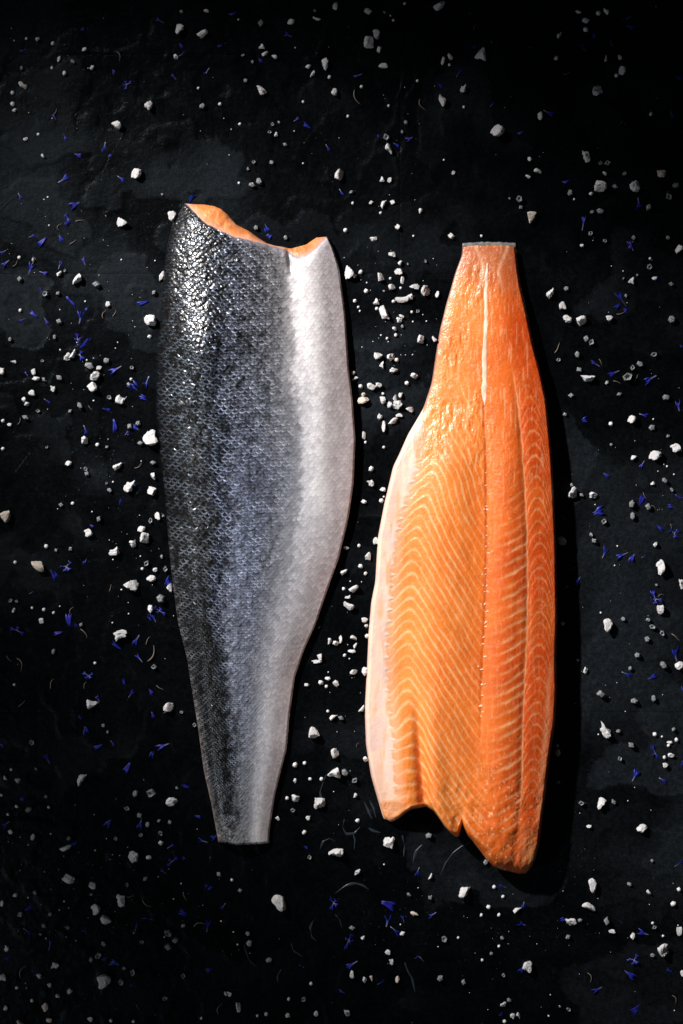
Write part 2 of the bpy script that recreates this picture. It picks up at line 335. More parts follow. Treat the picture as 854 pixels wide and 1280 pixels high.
def build_skin_fillet():
    root = empty('salmon_fillet', W3(315, 655))
    tag(root, 'whole salmon fillet lying skin side up, dark scaled back fading to a silver belly', 'salmon fillet', 'salmon fillets on the slate')
    # flesh body
    X, Y, U, Vv = patch_grid(AL, AR, fl_u, fl_y, bt_u, bt_y, 150, 420, 0.6)
    Z = A_H(X, Y) - 1.6
    wob = fbm(X / 9, Y / 9, 11, 3) - 0.5
    near = 1 - sstep(-7, -1, Y - np.interp(U, sk_u, sk_y))
    Z = np.maximum(Z + near * (3.0 * wob + 3.4 * (fbm(X / 22, Y / 16, 12, 2) - .5)), 0.9)
    n1 = fbm(X / 16, Y / 16, 13, 4); ridge = np.abs(fbm(X / 14 + 3, Y / 20, 14, 3) - .5) * 2
    col = lin([222, 132, 74]) * (0.45 + 0.95 * n1)[..., None]
    col = col * (1 - 0.6 * gauss(ridge, .06)[..., None]) + np.array(lin([245, 190, 140])) * 0.6 * gauss(ridge, .06)[..., None]
    rim = sstep(-9, 0, Y - np.interp(U, sk_u, sk_y))[..., None]
    col = col * (1 - .6 * rim) + lin([225, 175, 150]) * .6 * rim
    V = plan_to_world(X, Y, Z).reshape(-1, 3); F = grid_faces(*X.shape)
    V2, F2, b = close_bottom(V, F, *X.shape, 0.6)
    cc = col.reshape(-1, 3); cc = np.concatenate([cc, cc[b]])
    child('flesh', raw_mesh('flesh', V2, F2, np.clip(cc, 0, 1)), M['flesh'], root)
    # skin shell with raised overlapping scales
    X, Y, U, Vv = patch_grid(AL, AR, sk_u, sk_y, bt_u, bt_y, 360, 1130, 0.0)
    Hb = A_H(X, Y)
    wd = AR(Y) - AL(Y)
    yy = np.arange(200, 1100, 1.0); sc = np.clip(((AR(yy) - AL(yy)) / 236.0), .2, 1.1) ** 0.62
    Q = np.interp(Y, yy, np.cumsum(1 / sc)); scv = np.interp(Y, yy, sc)
    shear = np.interp(U, [0, .35, .7, 1], [14, 0, 4, 12])
    jit = 2.6 * (fbm(X / 11, Y / 11, 21, 3) - .5); jit2 = 2.6 * (fbm(X / 11, Y / 11, 22, 3) - .5)
    fine = np.interp(U, [0, .3, .55, .75, 1], [1, 1, 1.05, 1.35, 1.5])
    Pc = (U - .5) * wd / scv
    # across-body coordinate with finer scales towards the belly
    Pf = np.interp(U, np.linspace(0, 1, 101), np.cumsum(np.interp(np.linspace(0, 1, 101), [0, .3, .55, .75, 1], [1, 1, 1.05, 1.3, 1.45])) / 101.) * wd / scv
    h, rho, rid, tilt = scales(Pf + jit, Q + shear + jit2, 8.6, 4.1)
    amp = (1 + .25 * gauss(Y - 385, 60)) * np.interp(U, [0, .05, .2, .5, .66, .8, 1], [.4, 1.25, 1.6, 1.35, .75, .30, .22]) * np.interp(Y, [300, 420, 900, 1040], [1.0, 1, .75, .5])
    chaos = np.interp(U, [0, .05, .3, .55, .7, 1], [.4, .8, .85, .7, .4, .3]) * np.interp(Y, [250, 400, 470, 600, 1000], [1.15, 1.05, 1.45, 1.35, 1.5])
    Z = Hb + amp * (h - .5) + 0.35 * amp * (rid - .5) + .42 * amp * chaos * tilt + .55 * chaos * amp * (fbm(X / 2.9, Y / 2.9, 28, 2) - .5) * np.interp(Y, [250, 450, 620], [1.2, .9, .3])
    Z = Z + 1.1 * (fbm(X / 40, Y / 60, 23, 3) - .5) * sstep(0, .1, U)
    # puckers of the skin by the notch
    nt_ = (1 - sstep(318, 372, Y)) * gauss(X - 352, 26)
    Z = Z + nt_ * 2.4 * (fbm(X / 6, Y / 22, 24, 3) - .5)
    edge = np.minimum(Y - np.interp(U, sk_u, sk_y), np.interp(U, bt_u, bt_y) - Y + 2)
    Z = Z - 1.2 * (1 - sstep(0, 3, edge))
    side = np.minimum(X - AL(Y), AR(Y) - X)
    Z = np.where(side < 0.02, 0.5, np.maximum(Z, .5))
    # pigment
    us = np.array([0, .04, .12, .22, .30, .40, .52, .63, .70, .76, .84, .93, 1])
    ys = np.array([255, 330, 420, 520, 600, 700, 790, 860, 930, 1000, 1055])
    k = lambda *c: lin(c)
    D = k(16, 20, 26)
    rows = [
        [D, D, k(30, 34, 40), k(38, 43, 52), k(40, 45, 56), k(58, 62, 76), k(92, 95, 108), k(108, 108, 116), k(122, 118, 124), k(206, 200, 206), k(212, 204, 212), k(204, 192, 200), k(190, 176, 184)],
        [D, k(20, 24, 30), k(32, 37, 44), k(40, 46, 56), k(44, 50, 62), k(70, 75, 92), k(92, 96, 110), k(112, 112, 120), k(150, 146, 154), k(214, 208, 214), k(220, 212, 218), k(206, 194, 202), k(188, 174, 180)],
        [D, k(20, 24, 30), k(32, 38, 44), k(40, 46, 56), k(44, 50, 64), k(76, 82, 100), k(92, 97, 112), k(112, 113, 122), k(160, 156, 164), k(216, 211, 216), k(222, 215, 220), k(206, 194, 200), k(190, 174, 178)],
        [D, k(22, 26, 32), k(34, 40, 46), k(42, 48, 56), k(42, 48, 62), k(82, 91, 116), k(94, 101, 122), k(110, 114, 128), k(130, 130, 142), k(190, 187, 196), k(214, 208, 214), k(204, 193, 198), k(192, 172, 174)],
        [k(34, 34, 36), k(34, 36, 40), k(40, 43, 47), k(36, 40, 46), k(56, 64, 84), k(90, 101, 134), k(94, 104, 132), k(108, 114, 132), k(124, 127, 140), k(176, 175, 186), k(202, 197, 204), k(188, 176, 182), k(190, 168, 170)],
        [k(70, 66, 65), k(56, 55, 55), k(54, 54, 54), k(40, 41, 44), k(58, 66, 86), k(94, 106, 138), k(94, 104, 132), k(108, 113, 130), k(124, 126, 138), k(154, 153, 164), k(176, 171, 180), k(174, 162, 168), k(186, 166, 168)],
        [k(84, 78, 77), k(64, 61, 60), k(46, 46, 47), k(24, 25, 28), k(56, 62, 78), k(98, 108, 134), k(98, 107, 132), k(112, 117, 134), k(122, 124, 136), k(136, 135, 146), k(152, 149, 158), k(164, 154, 160), k(180, 162, 164)],
        [k(98, 90, 88), k(66, 62, 61), k(28, 29, 30), k(22, 24, 26), k(48, 52, 58), k(98, 107, 130), k(102, 111, 134), k(112, 117, 134), k(124, 126, 138), k(138, 138, 148), k(152, 148, 156), k(164, 154, 160), k(180, 164, 166)],
        [k(112, 101, 98), k(84, 78, 76), k(30, 31, 31), k(24, 26, 26), k(34, 36, 38), k(78, 84, 98), k(106, 114, 134), k(120, 125, 140), k(134, 137, 148), k(148, 148, 158), k(156, 152, 160), k(166, 156, 162), k(184, 168, 170)],
        [k(122, 108, 104), k(92, 84, 82), k(46, 46, 46), k(44, 45, 46), k(60, 62, 66), k(86, 90, 100), k(110, 116, 130), k(126, 130, 142), k(138, 140, 150), k(150, 150, 158), k(160, 156, 162), k(170, 160, 164), k(188, 172, 174)],
        [k(130, 116, 112), k(110, 102, 100), k(86, 84, 84), k(84, 85, 88), k(98, 99, 104), k(112, 114, 122), k(122, 126, 134), k(138, 140, 148), k(154, 154, 160), k(168, 166, 170), k(172, 166, 170), k(176, 166, 168), k(186, 172, 174)]]
    wob = 0.09 * (fbm(X / 26, Y / 60, 25, 3) - .5)
    col = table(np.clip(U + wob + (rid - .5) * np.interp(U, [0, .1, .5, .66, .8, 1], [0, .05, .06, .035, .025, 0]), 0, 1), Y + 40 * (fbm(X / 30, Y / 30, 30, 2) - .5), us, ys, rows)
    soft = table(np.clip(U + wob * .5 + .05 * (fbm(X / 4, Y / 7, 65, 3) - .5), 0, 1), Y, us, ys, rows); col = .55 * col + .45 * soft
    cl = col.mean(-1); col = col * (1 + (1 - sstep(.02, .12, cl))[..., None] * np.array([-.16, .0, .22]))
    col = col * np.interp(col.mean(-1), [0, .03, .08, .2, .5], [.17, .28, .84, 1.10, 1.18])[..., None] * (np.interp(Y, [600, 900, 1050], [1, 1.3, 1.4]) * (1 + .28 * sstep(.55, .75, U) * sstep(500, 620, Y)))[..., None]
    lum = col.mean(-1)
    col = col * .66 + .34 * lum[..., None]
    darkz = 1 - sstep(.06, .28, lum)
    # scale pockets are dark where the next scale tucks under
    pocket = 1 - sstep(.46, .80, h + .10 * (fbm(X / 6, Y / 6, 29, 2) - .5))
    rim = sstep(.70, .92, rho) * sstep(.5, .72, h) * np.clip(2.6 * vnoise(X / 6, Y / 6, 64) - .5, .05, 2) * (.4 + .9 * rid)  # bright scale rims: specular glints painted into the pigment
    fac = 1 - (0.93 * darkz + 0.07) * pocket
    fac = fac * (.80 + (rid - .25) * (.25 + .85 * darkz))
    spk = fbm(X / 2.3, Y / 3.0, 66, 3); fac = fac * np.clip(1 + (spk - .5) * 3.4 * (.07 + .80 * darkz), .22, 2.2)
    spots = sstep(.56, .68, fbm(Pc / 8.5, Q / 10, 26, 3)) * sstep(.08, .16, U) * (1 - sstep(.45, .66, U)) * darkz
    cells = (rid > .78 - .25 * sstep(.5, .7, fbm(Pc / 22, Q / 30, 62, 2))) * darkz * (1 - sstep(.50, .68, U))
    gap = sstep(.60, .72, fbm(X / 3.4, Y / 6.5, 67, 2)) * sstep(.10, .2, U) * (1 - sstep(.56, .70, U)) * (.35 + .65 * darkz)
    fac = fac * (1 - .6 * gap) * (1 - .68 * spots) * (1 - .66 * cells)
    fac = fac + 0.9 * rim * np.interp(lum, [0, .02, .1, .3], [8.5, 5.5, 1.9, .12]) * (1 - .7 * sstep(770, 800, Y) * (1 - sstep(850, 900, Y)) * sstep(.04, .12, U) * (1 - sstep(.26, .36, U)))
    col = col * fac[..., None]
    ra = np.clip(rim, 0, 1.3) * np.interp(U, [0, .04, .12, .32, .5, .62, .7], [.04, .15, .30, .34, .22, .10, 0]) * np.interp(Y, [260, 420, 480, 700, 800, 1050], [.5, .8, 1.1, .9, .55, .5]); col = col + ra[..., None] * lin([146, 158, 176])  # bluish glint colour added on the rims
    # fine flecks scraped off the belly and near the tail cut
    fl = sstep(.66, .78, fbm(X / 3.2, Y / 3.2, 27, 2)) * (sstep(.55, .75, U) * .35 + .8 * sstep(1015, 1050, Y))
    col = col * (1 - .5 * fl[..., None]) + 0.5 * fl[..., None] * lin([215, 208, 210])
    # pale edge where the skin was cut
    ce = 1 - sstep(.5, np.where(Y < 400, np.interp(X, [230, 280, 300, 365, 385], [2, 3, 7.5, 7.5, 3]), 2.6), edge)
    cw = np.where((X > 275) & (Y < 400), .8, .5) * ce; col = col * (1 - cw[..., None]) + cw[..., None] * lin([158, 152, 166])
    metal = np.interp(lum, [0, .03, .1, .25, .5], [.40, .40, .34, .2, .1])
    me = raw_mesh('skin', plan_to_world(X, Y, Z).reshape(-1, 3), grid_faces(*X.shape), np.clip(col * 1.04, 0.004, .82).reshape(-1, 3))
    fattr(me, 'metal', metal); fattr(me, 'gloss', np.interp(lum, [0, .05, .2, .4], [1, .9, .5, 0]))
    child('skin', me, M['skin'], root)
    return root
skin_fillet = build_skin_fillet()

# ------------------------------------------------------------------ FLESH-SIDE FILLET
BL = curve([(579, 300), (578, 319), (569.5, 342), (558, 382), (550, 415), (545, 447), (540, 480), (530, 510), (519, 529), (510.5, 543), (499, 569), (492, 583), (481, 629), (473, 671), (469.5, 727), (464.5, 753), (461, 793), (459.5, 830), (456.5, 886), (458, 931), (464.6, 971), (473, 1000), (479, 1020), (483, 1030), (496, 1050), (500, 1095)], 4)
BR = curve([(644, 300), (645.5, 316), (648, 339), (651, 359), (658, 388), (666, 428), (676, 467), (683, 500), (688, 550), (689.5, 570), (692, 616), (695, 681), (696.5, 763), (695, 830), (696, 859), (694, 899), (687.5, 941), (681, 997), (674, 1053), (668, 1079), (663, 1095)], 4)
bt2_u, bt2_y = uof(BL, BR, [(483, 1024), (488, 1027), (494, 1025), (500, 1021.5), (507, 1015), (515, 1010), (525, 1008.5), (533, 1007.5), (542, 1013), (549, 1022), (556, 1032), (564, 1041), (570, 1045.5), (573.5, 1044), (575.5, 1036), (577.5, 1029), (580, 1034), (585, 1044), (593, 1054), (601, 1064), (609, 1075), (617, 1082), (627, 1086), (637, 1088), (648, 1091), (656, 1090.5), (661, 1086), (666, 1076)])
tp_u, tp_y = ragged(np.array([0., .25, .6, 1]), np.array([308., 307, 306.5, 308.5]), 2.4, 3.7)
XB = curve([(560, 470), (545, 510), (534, 540), (530, 560), (525, 590), (514, 620), (504, 650), (497, 690), (495, 715), (492, 760), (488, 800), (488, 830), (490, 860), (493, 890), (496, 930), (497, 960), (499, 985), (500, 1000), (490, 1030)], 8)
XC = curve([(609, 300), (609, 331), (606, 365), (607, 395), (605, 430), (604, 480), (605, 520), (607, 560), (608, 620), (608, 680), (606, 760), (603, 820), (601, 870), (600, 920), (604, 980), (607, 1030), (609, 1090)], 8)
XSP = curve([(620, 300), (628, 400), (637, 454), (645, 500), (650, 552), (653, 599), (656, 660), (657, 730), (656, 790), (653, 840), (650, 918), (649, 984), (644, 1040), (638, 1090)], 8)
def B_H0(x, y, full=True):
    L, R = BL(y), BR(y); u = np.clip((x - L) / (R - L), 0, 1)
    prof = sinterp(u, [0, .05, .16, .3, .45, .6, .72, .84, .93, 1], [7, 8.5, 13, 19, 25, 30, 32, 30, 27, 23])
    ln = np.interp(y, [300, 330, 420, 520, 620, 900, 1000, 1095], [0.26, 0.34, 0.60, 0.78, 0.98, 1.2, 1.25, .9])
    er0 = np.interp(y, [300, 500, 560, 1050], [14, 16, 5, 5]); er1 = np.interp(y, [300, 420, 600, 1090], [4, 5, 5, 7])
    e0 = np.sqrt(np.clip(1 - (1 - np.clip((x - L) / er0, 0, 1)) ** 2, 0, 1)); e1 = np.sqrt(np.clip(1 - (1 - np.clip((R - x) / er1, 0, 1)) ** 2, 0, 1))
    bt = np.interp(u, bt2_u, bt2_y); rb = np.interp(u, [0, .3, .4, .75, 1], [7, 7, 9, 22, 22])
    eb = np.sqrt(np.clip(1 - (1 - np.clip((bt - y) / rb, 0, 1)) ** 2, 0, 1))
    et = np.sqrt(np.clip(1 - (1 - np.clip((y - 305) / 6, 0, 1)) ** 2, 0, 1))
    h = prof * ln
    on0 = sstep(500, 600, y) * (1 - sstep(960, 1050, y)); xb_, xc_ = XB(y), XC(y)
    h = h + on0 * (5.5 * gauss(x - (xb_ + .42 * (xc_ - xb_)), 30) - 3.2 * gauss(x - xc_ + 9, 19) + 2.0 * gauss(x - xc_ - 26, 18))
    # belly flap: crease and lifted flap at the cut end
    cx = np.interp(y, [840, 900, 1000, 1040], [520, 524, 532, 548]); on = sstep(850, 940, y)
    dx = x - cx
    h = h - on * 7.5 * gauss(dx + 2, 7) + on * 8 * gauss(dx + 24, 17) + on * 4 * gauss(dx - 14, 12)
    # overlap of the cut flap at the notch
    h = h + 4.0 * sstep(1000, 1035, y) * (sstep(576.5, 579.5, x) - .8 * gauss(x - 570, 7))
    # groove along the pin bone line, shallow valley on the lateral line
    g = sstep(470, 520, y) * (1 - sstep(880, 950, y))
    h = h - 1.0 * g * gauss(x - XC(y) + 1.0, 2.2) - 1.2 * g * gauss(x - XC(y), 9)
    h = h - 1.3 * gauss(x - XSP(y), 5) * sstep(440, 520, y)
    return 1.6 + np.maximum(h, 2) * e0 * e1 * (.18 + .82 * eb) * (.3 + .7 * et)
def B_fields(X, Y):
    xb, xc, xs, xr = XB(Y), XC(Y), XSP(Y), BR(Y)
    wx = 3.4 * (fbm(X / 26, Y / 26, 31, 3) - .5); wy = 7.5 * (fbm(X / 35, Y / 35, 32, 3) - .5) + 1.3 * (fbm(X / 8, Y / 8, 33, 2) - .5)
    up = np.interp(Y, [420, 540, 640], [0.35, .6, 1])
    a = (X + wx - xb) / (xc - xb)
    G = np.interp(a, [-.3, -.1, 0, .06, .12, .17, .21, .26, .37, .52, .68, .89, 1], [12, 6, 1, -8, -15, -18, -17, -10, 10, 36, 63, 101, 118])
    flat = sstep(860, 960, Y)
    Gl = np.interp(a, [-.3, 0, .1, .22, .32, .40, .6, .8, 1], [2, 2, -3, -4, 6, 26, 60, 92, 118])
    G = G * (1 - flat) + Gl * flat
    ph1 = Y + wy - G * up
    b = (X - xc) / (xs - xc)
    ph2 = Y + wy + 22 * np.clip(b, 0, 1) ** 1.6
    c = (X + wx - xs) / np.maximum(xr - xs, 4)
    ph3 = Y + wy - np.interp(c, [0, .12, .3, .45, .6, .75, .88, 1], [2, -10, -20, -21, -14, 4, 34, 80])
    def line(ph, per, wid):
        k = np.round(ph / per); d = np.abs(ph - k * per); return gauss(d, wid), k
    wn = .55 + 1.0 * fbm(X / 18, Y / 18, 63, 3)
    l1, k1 = line(ph1, 14.4, 1.75 * wn); l2, k2 = line(ph2, 13.2, 1.7 * wn); l3, k3 = line(ph3, 14.0, 1.25 * wn)
    m1 = (a <= 1) ; m3 = X > xs; m2 = ~m1 & ~m3
    i1 = np.interp(a, [-.1, 0, .1, .7, .86, .97, 1], [1, 1, 1, .85, .45, .25, .1]) * np.interp(Y, [440, 520, 600], [0, .55, 1])
    i2 = np.interp(b, [0, .1, .35, .6, 1], [.25, .1, .25, .8, .75]) * np.interp(Y, [500, 600, 680, 1000, 1060], [0, .2, .75, .85, .3])
    i3 = np.interp(c, [0, .2, .7, 1], [.5, .52, .5, .45]) * np.interp(Y, [440, 500, 560, 980, 1060], [0, .5, .8, .8, .35])
    lines = np.where(m1, l1 * i1, np.where(m2, l2 * i2, l3 * i3))
    T = np.random.default_rng(9).random(512)
    kk = np.where(m1, k1, np.where(m2, k2 + 100, k3 + 200)).astype(int)
    lines = lines * (0.7 + 0.5 * T[kk & 511]) * np.clip(-.05 + 2.0 * fbm(X / 11, Y / 11, 34, 3), .15, 1.25)
    lines = np.maximum(lines, .75 * gauss(X - xs + 1.2 * (fbm(X / 5, Y / 9, 35, 2) - .5) * 2, 1.1) * sstep(450, 500, Y) * (1 - sstep(960, 1040, Y)) * (.5 + .8 * fbm(X / 9, Y / 9, 36, 2)))
    return a, b, c, np.clip(lines, 0, 1), m1, m2, m3, T[(kk * 3 + 1) & 511]
def B_relief(X, Y, lines):
    z = -0.22 * lines + 0.7 * (fbm(X / 7, Y / 12, 41, 3) - .5)
    up = 1 - sstep(520, 640, Y)
    left = 1 - sstep(590, 640, X)
    z = z + up * (.25 + .75 * left) * 2.6 * sstep(.42, .72, fbm(X / 30, Y / 40, 59, 2) + .12 * left) * (fbm(X / 5.5, Y / 14, 42, 3) - .5)
    low = sstep(930, 1010, Y)
    z = z + low * 1.8 * (fbm(X / 8, Y / 10, 43, 3) - .5)
    return z
def build_flesh_fillet():
    root = empty('salmon_fillet', W3(585, 695))
    tag(root, 'whole salmon fillet lying flesh side up, orange muscle with pale chevron lines', 'salmon fillet', 'salmon fillets on the slate')
    X, Y, U, Vv = patch_grid(BL, BR, tp_u, tp_y, bt2_u, bt2_y, 330, 1050, 0.8)
    a, b, c, lines, m1, m2, m3, tk = B_fields(X, Y)
    Z = B_H0(X, Y) + B_relief(X, Y, lines)
    Z = np.maximum(Z, 1.5)
    base = lin([230, 116, 36]); pale = lin([246, 146, 62]); red = lin([208, 78, 18])
    n1 = fbm(X / 40, Y / 70, 44, 3); n2 = fbm(X / 3, Y / 5, 45, 3)
    t = np.interp(U, [0, .25, .5, .62, .8, 1], [1.0, .95, .62, .5, .12, 0]) * .85 + .5 * (n1 - .5)  # pale belly to red back; sideways shading is put into this colour gradient
    t = np.clip(t, 0, 1)[..., None]
    col = np.where(t < .5, red * (1 - 2 * t) + base * 2 * t, base * (2 - 2 * t) + pale * (2 * t - 1))
    col = col * (0.90 + .18 * n2 + .12 * (tk - .5))[..., None]
    gr = gauss(X - XC(Y) + 1.2, 2.0) * sstep(470, 520, Y) * (1 - sstep(760, 860, Y))
    col = col * (1 - .32 * gr[..., None] * np.array([.5, 1, 1]))
    # paler, greyer tail end with tendons
    tail = (1 - sstep(312, 395, Y + 14 * (fbm(X / 12, Y / 12, 46, 2) - .5)))[..., None]
    col = col * (1 - .75 * tail) + .75 * tail * lin([186, 104, 68])
    ten = gauss(X - np.interp(Y, [310, 335, 365], [594, 605, 606]), 2.4) + gauss(X - np.interp(Y, [310, 340, 370], [634, 622, 628]), 2.2)
    ten = np.clip(ten, 0, 1) * (1 - sstep(345, 375, Y)) * (.4 + fbm(X / 4, Y / 8, 47, 2))
    lw = np.clip(lines, 0, 1)[..., None] * .66
    sl = (.22 * np.clip(B_fields(X, Y + 1.5)[3] + B_fields(X, Y - 1.5)[3], 0, 1))[..., None]; col = col * (1 - sl) + sl * lin([244, 168, 104])
    lc = lin([250, 196, 142])
    col = col * (1 - lw) + lw * lc
    # thin lengthwise fibres and fat flecks
    fib = sstep(.62, .8, fbm(X / 2.6, Y / 26, 48, 3)) * (.20 * (1 - sstep(560, 660, Y)) + .10)
    fle = sstep(.70, .82, fbm(X / 3.0, Y / 3.6, 49, 2)) * (.14 + .2 * (1 - sstep(520, 620, Y)) * (1 - sstep(590, 640, X)) + .55 * sstep(930, 990, Y) * gauss(X - 618, 26))
    col = col * (1 - np.clip(fib + fle, 0, .8)[..., None]) + np.clip(fib + fle, 0, .8)[..., None] * lin([248, 200, 150])
    tn = (.75 * ten)[..., None]; col = col * (1 - tn) + tn * lin([232, 178, 140])
    # pale fat strip along the back edge, low half
    st = gauss(X - np.interp(Y, [800, 850, 900, 960, 1000, 1040], [690, 683, 681, 675, 672, 670]), np.interp(Y, [800, 900, 1000], [2, 4, 4.5])) * sstep(800, 860, Y) * (1 - sstep(1000, 1050, Y))
    stw = (.55 * st * (.5 + fbm(X / 6, Y / 14, 50, 2)))[..., None]; col = col * (1 - stw) + stw * lin([238, 160, 112])
    # tan corner of the cut end
    tc = (gauss(X - 662, 13) * gauss(Y - 1064, 26) * .8)[..., None]; col = col * (1 - tc) + tc * lin([222, 152, 96])
    edgeL = ((1 - sstep(2, 9, X - BL(Y))) * (1 - sstep(540, 570, Y)) * .55)[..., None]; col = col * (1 - edgeL) + edgeL * lin([226, 140, 110])
    flap = sstep(-14, 2, Y - np.interp(U, bt2_u, bt2_y)) * (1 - sstep(.28, .34, U)); flap = (.5 * flap)[..., None]
    col = col * (1 - flap) + flap * lin([240, 150, 88])
    near = (1 - sstep(-.02, .10, a)) * sstep(520, 545, Y) * (1 - .3 * sstep(990, 1020, Y)); nr = (.45 * near)[..., None]; col = col * (1 - nr) + nr * lin([238, 190, 160])
    V = plan_to_world(X, Y, Z).reshape(-1, 3); F = grid_faces(*X.shape)
    V2, F2, bb = close_bottom(V, F, *X.shape, 1.45)
    cc = col.reshape(-1, 3); cc = np.concatenate([cc, cc[bb]])
    child('flesh', raw_mesh('flesh', V2, F2, np.clip(cc, 0, .95)), M['flesh'], root)
    # pale belly lining over the thin edge
    ys_ = np.linspace(512, 1024, 560); sv = np.linspace(0, 1, 60)
    Sg, Yg = np.meshgrid(sv, ys_)
    rag = 3.0 * (fbm(Yg / 7, Yg * 0 + 1, 51, 3) - .5) - 2.5 + 6.0 * B_fields(XB(Yg) + 2.0, Yg)[3]
    fade = np.interp(Yg, [512, 540, 1000, 1024], [0.05, 1, 1, .3])
    x0 = BL(Yg) - .35; x1 = np.maximum(x0 + .5, x0 + (XB(Yg) + rag - x0) * fade)
    Xg = x0 + (x1 - x0) * Sg
    aa, _, _, ln2, *_r = B_fields(Xg, Yg)
    off = 1.0 * (1 - sstep(.72, 1.0, Sg)) * (1 - sstep(985, 1012, Yg)) - .35 - .5 * sstep(1005, 1020, Yg)
    Zg = B_H0(np.maximum(Xg, BL(Yg) + .2), Yg) + .5 * (fbm(Xg / 9, Yg / 14, 52, 3) - .5) + B_relief(Xg, Yg, ln2 * .2) * .5 + off
    Zg = np.where(Sg <= 0, .6, np.maximum(Zg, 1.0))
    lc0 = lin([240, 206, 186]); lc1 = lin([236, 168, 120]); lc2 = lin([226, 192, 184])
    q = fbm(Xg / 9, Yg / 40, 53, 3); q = sstep(.5, .75, q)[..., None] * (sstep(.15, .5, Sg) * .8)[..., None]
    colg = lc0 * (1 - q) + lc1 * q
    q2 = (sstep(.45, .7, fbm(Xg / 14, Yg / 22, 54, 3)) * .6)[..., None]; colg = colg * (1 - q2) + q2 * lc2
    mk = (.5 * ln2 * sstep(.6, .9, Sg))[..., None]; colg = colg * (1 - mk) + mk * lin([244, 214, 186])
    low = (sstep(940, 1010, Yg) * .5)[..., None]; colg = colg * (1 - low) + low * lin([238, 178, 136])
    ro = (sstep(.75, 1, Sg) * .35)[..., None]; colg = colg * (1 - ro) + ro * lin([238, 150, 92])
    child('belly_lining', raw_mesh('belly_lining', plan_to_world(Xg, Yg, Zg).reshape(-1, 3), grid_faces(*Xg.shape), np.clip(colg, 0, .95).reshape(-1, 3)), M['lining'], root)
    # skin underneath, showing as a grey rim at the tail
    yb = np.array([304.5, 303, 303.2, 304.2]); 
    Xk, Yk, Uk, Vk = patch_grid(BL, BR, *ragged(np.array([0., .35, .65, 1]), yb, .7, 5.1), bt2_u, bt2_y - 3, 60, 300, -.5)
    top = 1 - sstep(308, 318, Yk)
    Zk = 1.35 + top * (1.6 + .8 * fbm(Xk / 10, Yk / 4, 55, 2)); bd = np.minimum.reduce([Uk, 1 - Uk, Vk, 1 - Vk]); Zk = np.where(bd <= 0, .4, Zk)
    Zk = np.where(Yk > 310, np.minimum(Zk, 1.35), Zk)
    ck = np.where((Uk + 0 * Vk)[..., None] > -1, np.where((Yk < 309)[..., None], lin([128, 130, 128]), lin([160, 108, 88])), 0) * (0.5 + .9 * fbm(Xk / 6, Yk / 6, 56, 3))[..., None]
    child('skin', raw_mesh('skin', plan_to_world(Xk, Yk, Zk).reshape(-1, 3), grid_faces(*Xk.shape), ck.reshape(-1, 3)), M['underskin'], root)
    # pale backbone strip in the tail half
    n, mm = 90, 9
    yv = np.linspace(330, 507, n); tt = np.linspace(-1, 1, mm)
    wv = np.interp(yv, [330, 345, 400, 470, 485, 500, 507], [1.0, 2.6, 3.0, 3.2, 3.9, 2.8, .4]) + 1.9 * (fbm(yv / 7, yv * 0, 57, 3) - .5)
    Xv = XC(yv)[:, None] + .8 * (fbm(yv / 12, yv * 0 + 3, 58, 2) - .5)[:, None] * 2 + wv[:, None] * tt[None]; Yv = np.repeat(yv[:, None], mm, 1)
    _a = B_fields(Xv, Yv); Zv = B_H0(Xv, Yv) + B_relief(Xv, Yv, _a[3]) * .5 + 1.0 * np.sqrt(1 - tt ** 2)[None] - .45
    child('backbone_strip', raw_mesh('backbone_strip', plan_to_world(Xv, Yv, Zv).reshape(-1, 3), grid_faces(n, mm), (lin([246, 208, 182]) * (.62 + .75 * fbm(Xv / 5, Yv / 9, 61, 3))[..., None]).reshape(-1, 3)), M['strip'], root)
    # bone ends along the midline
    bm = bmesh.new(); bmesh.ops.create_icosphere(bm, subdivisions=2, radius=1.0)
    for v in bm.verts:
        v.co *= 1 + .25 * math.sin(7 * v.co.x + 3 * v.co.y) * math.cos(5 * v.co.z + 2 * v.co.x)
    me = bpy.data.meshes.new('pin_bone_end'); bm.to_mesh(me); bm.free(); me.materials.append(M['fat'])
    me.polygons.foreach_set('use_smooth', np.ones(len(me.polygons), bool))
    r = random.Random(4); y = 512.0
    while y < 905:
        k = np.interp(y, [510, 600, 640, 760, 860, 905], [.9, 1.0, 1.5, 2.2, 2.4, 1.6]) * r.uniform(.6, 1.2)
        x = float(XC(y)) + r.uniform(-2.2, 2.2); z = float(B_H0(np.array(x), np.array(y))) - .1 * k
        o = link('pin_bone_end', me, None, root); o.location = Vector(W3(x, y, z)) - Vector(root.location)
        o.scale = (k * r.uniform(1.0, 1.7) * PX, k * r.uniform(.5, .85) * PX, k * .6 * PX); o.rotation_euler = (0, 0, r.uniform(-.6, .9))
        if k > 1.3 and r.random() < .75:
            o2 = link('pin_bone_end', me, None, root); x2 = x + r.choice([-4.2, 3.6]); o2.location = Vector(W3(x2, y + r.uniform(-4, 4), float(B_H0(np.array(x2), np.array(y))) + .2)) - Vector(root.location)
            o2.scale = (k * .9 * PX, k * .4 * PX, k * .45 * PX); o2.rotation_euler = (0, 0, r.uniform(-.9, .9))
        y += r.choice([4, 7, 12, 14, 17, 20]) + r.uniform(-1, 2) if y > 600 else r.uniform(14, 24)
    return root
flesh_fillet = build_flesh_fillet()

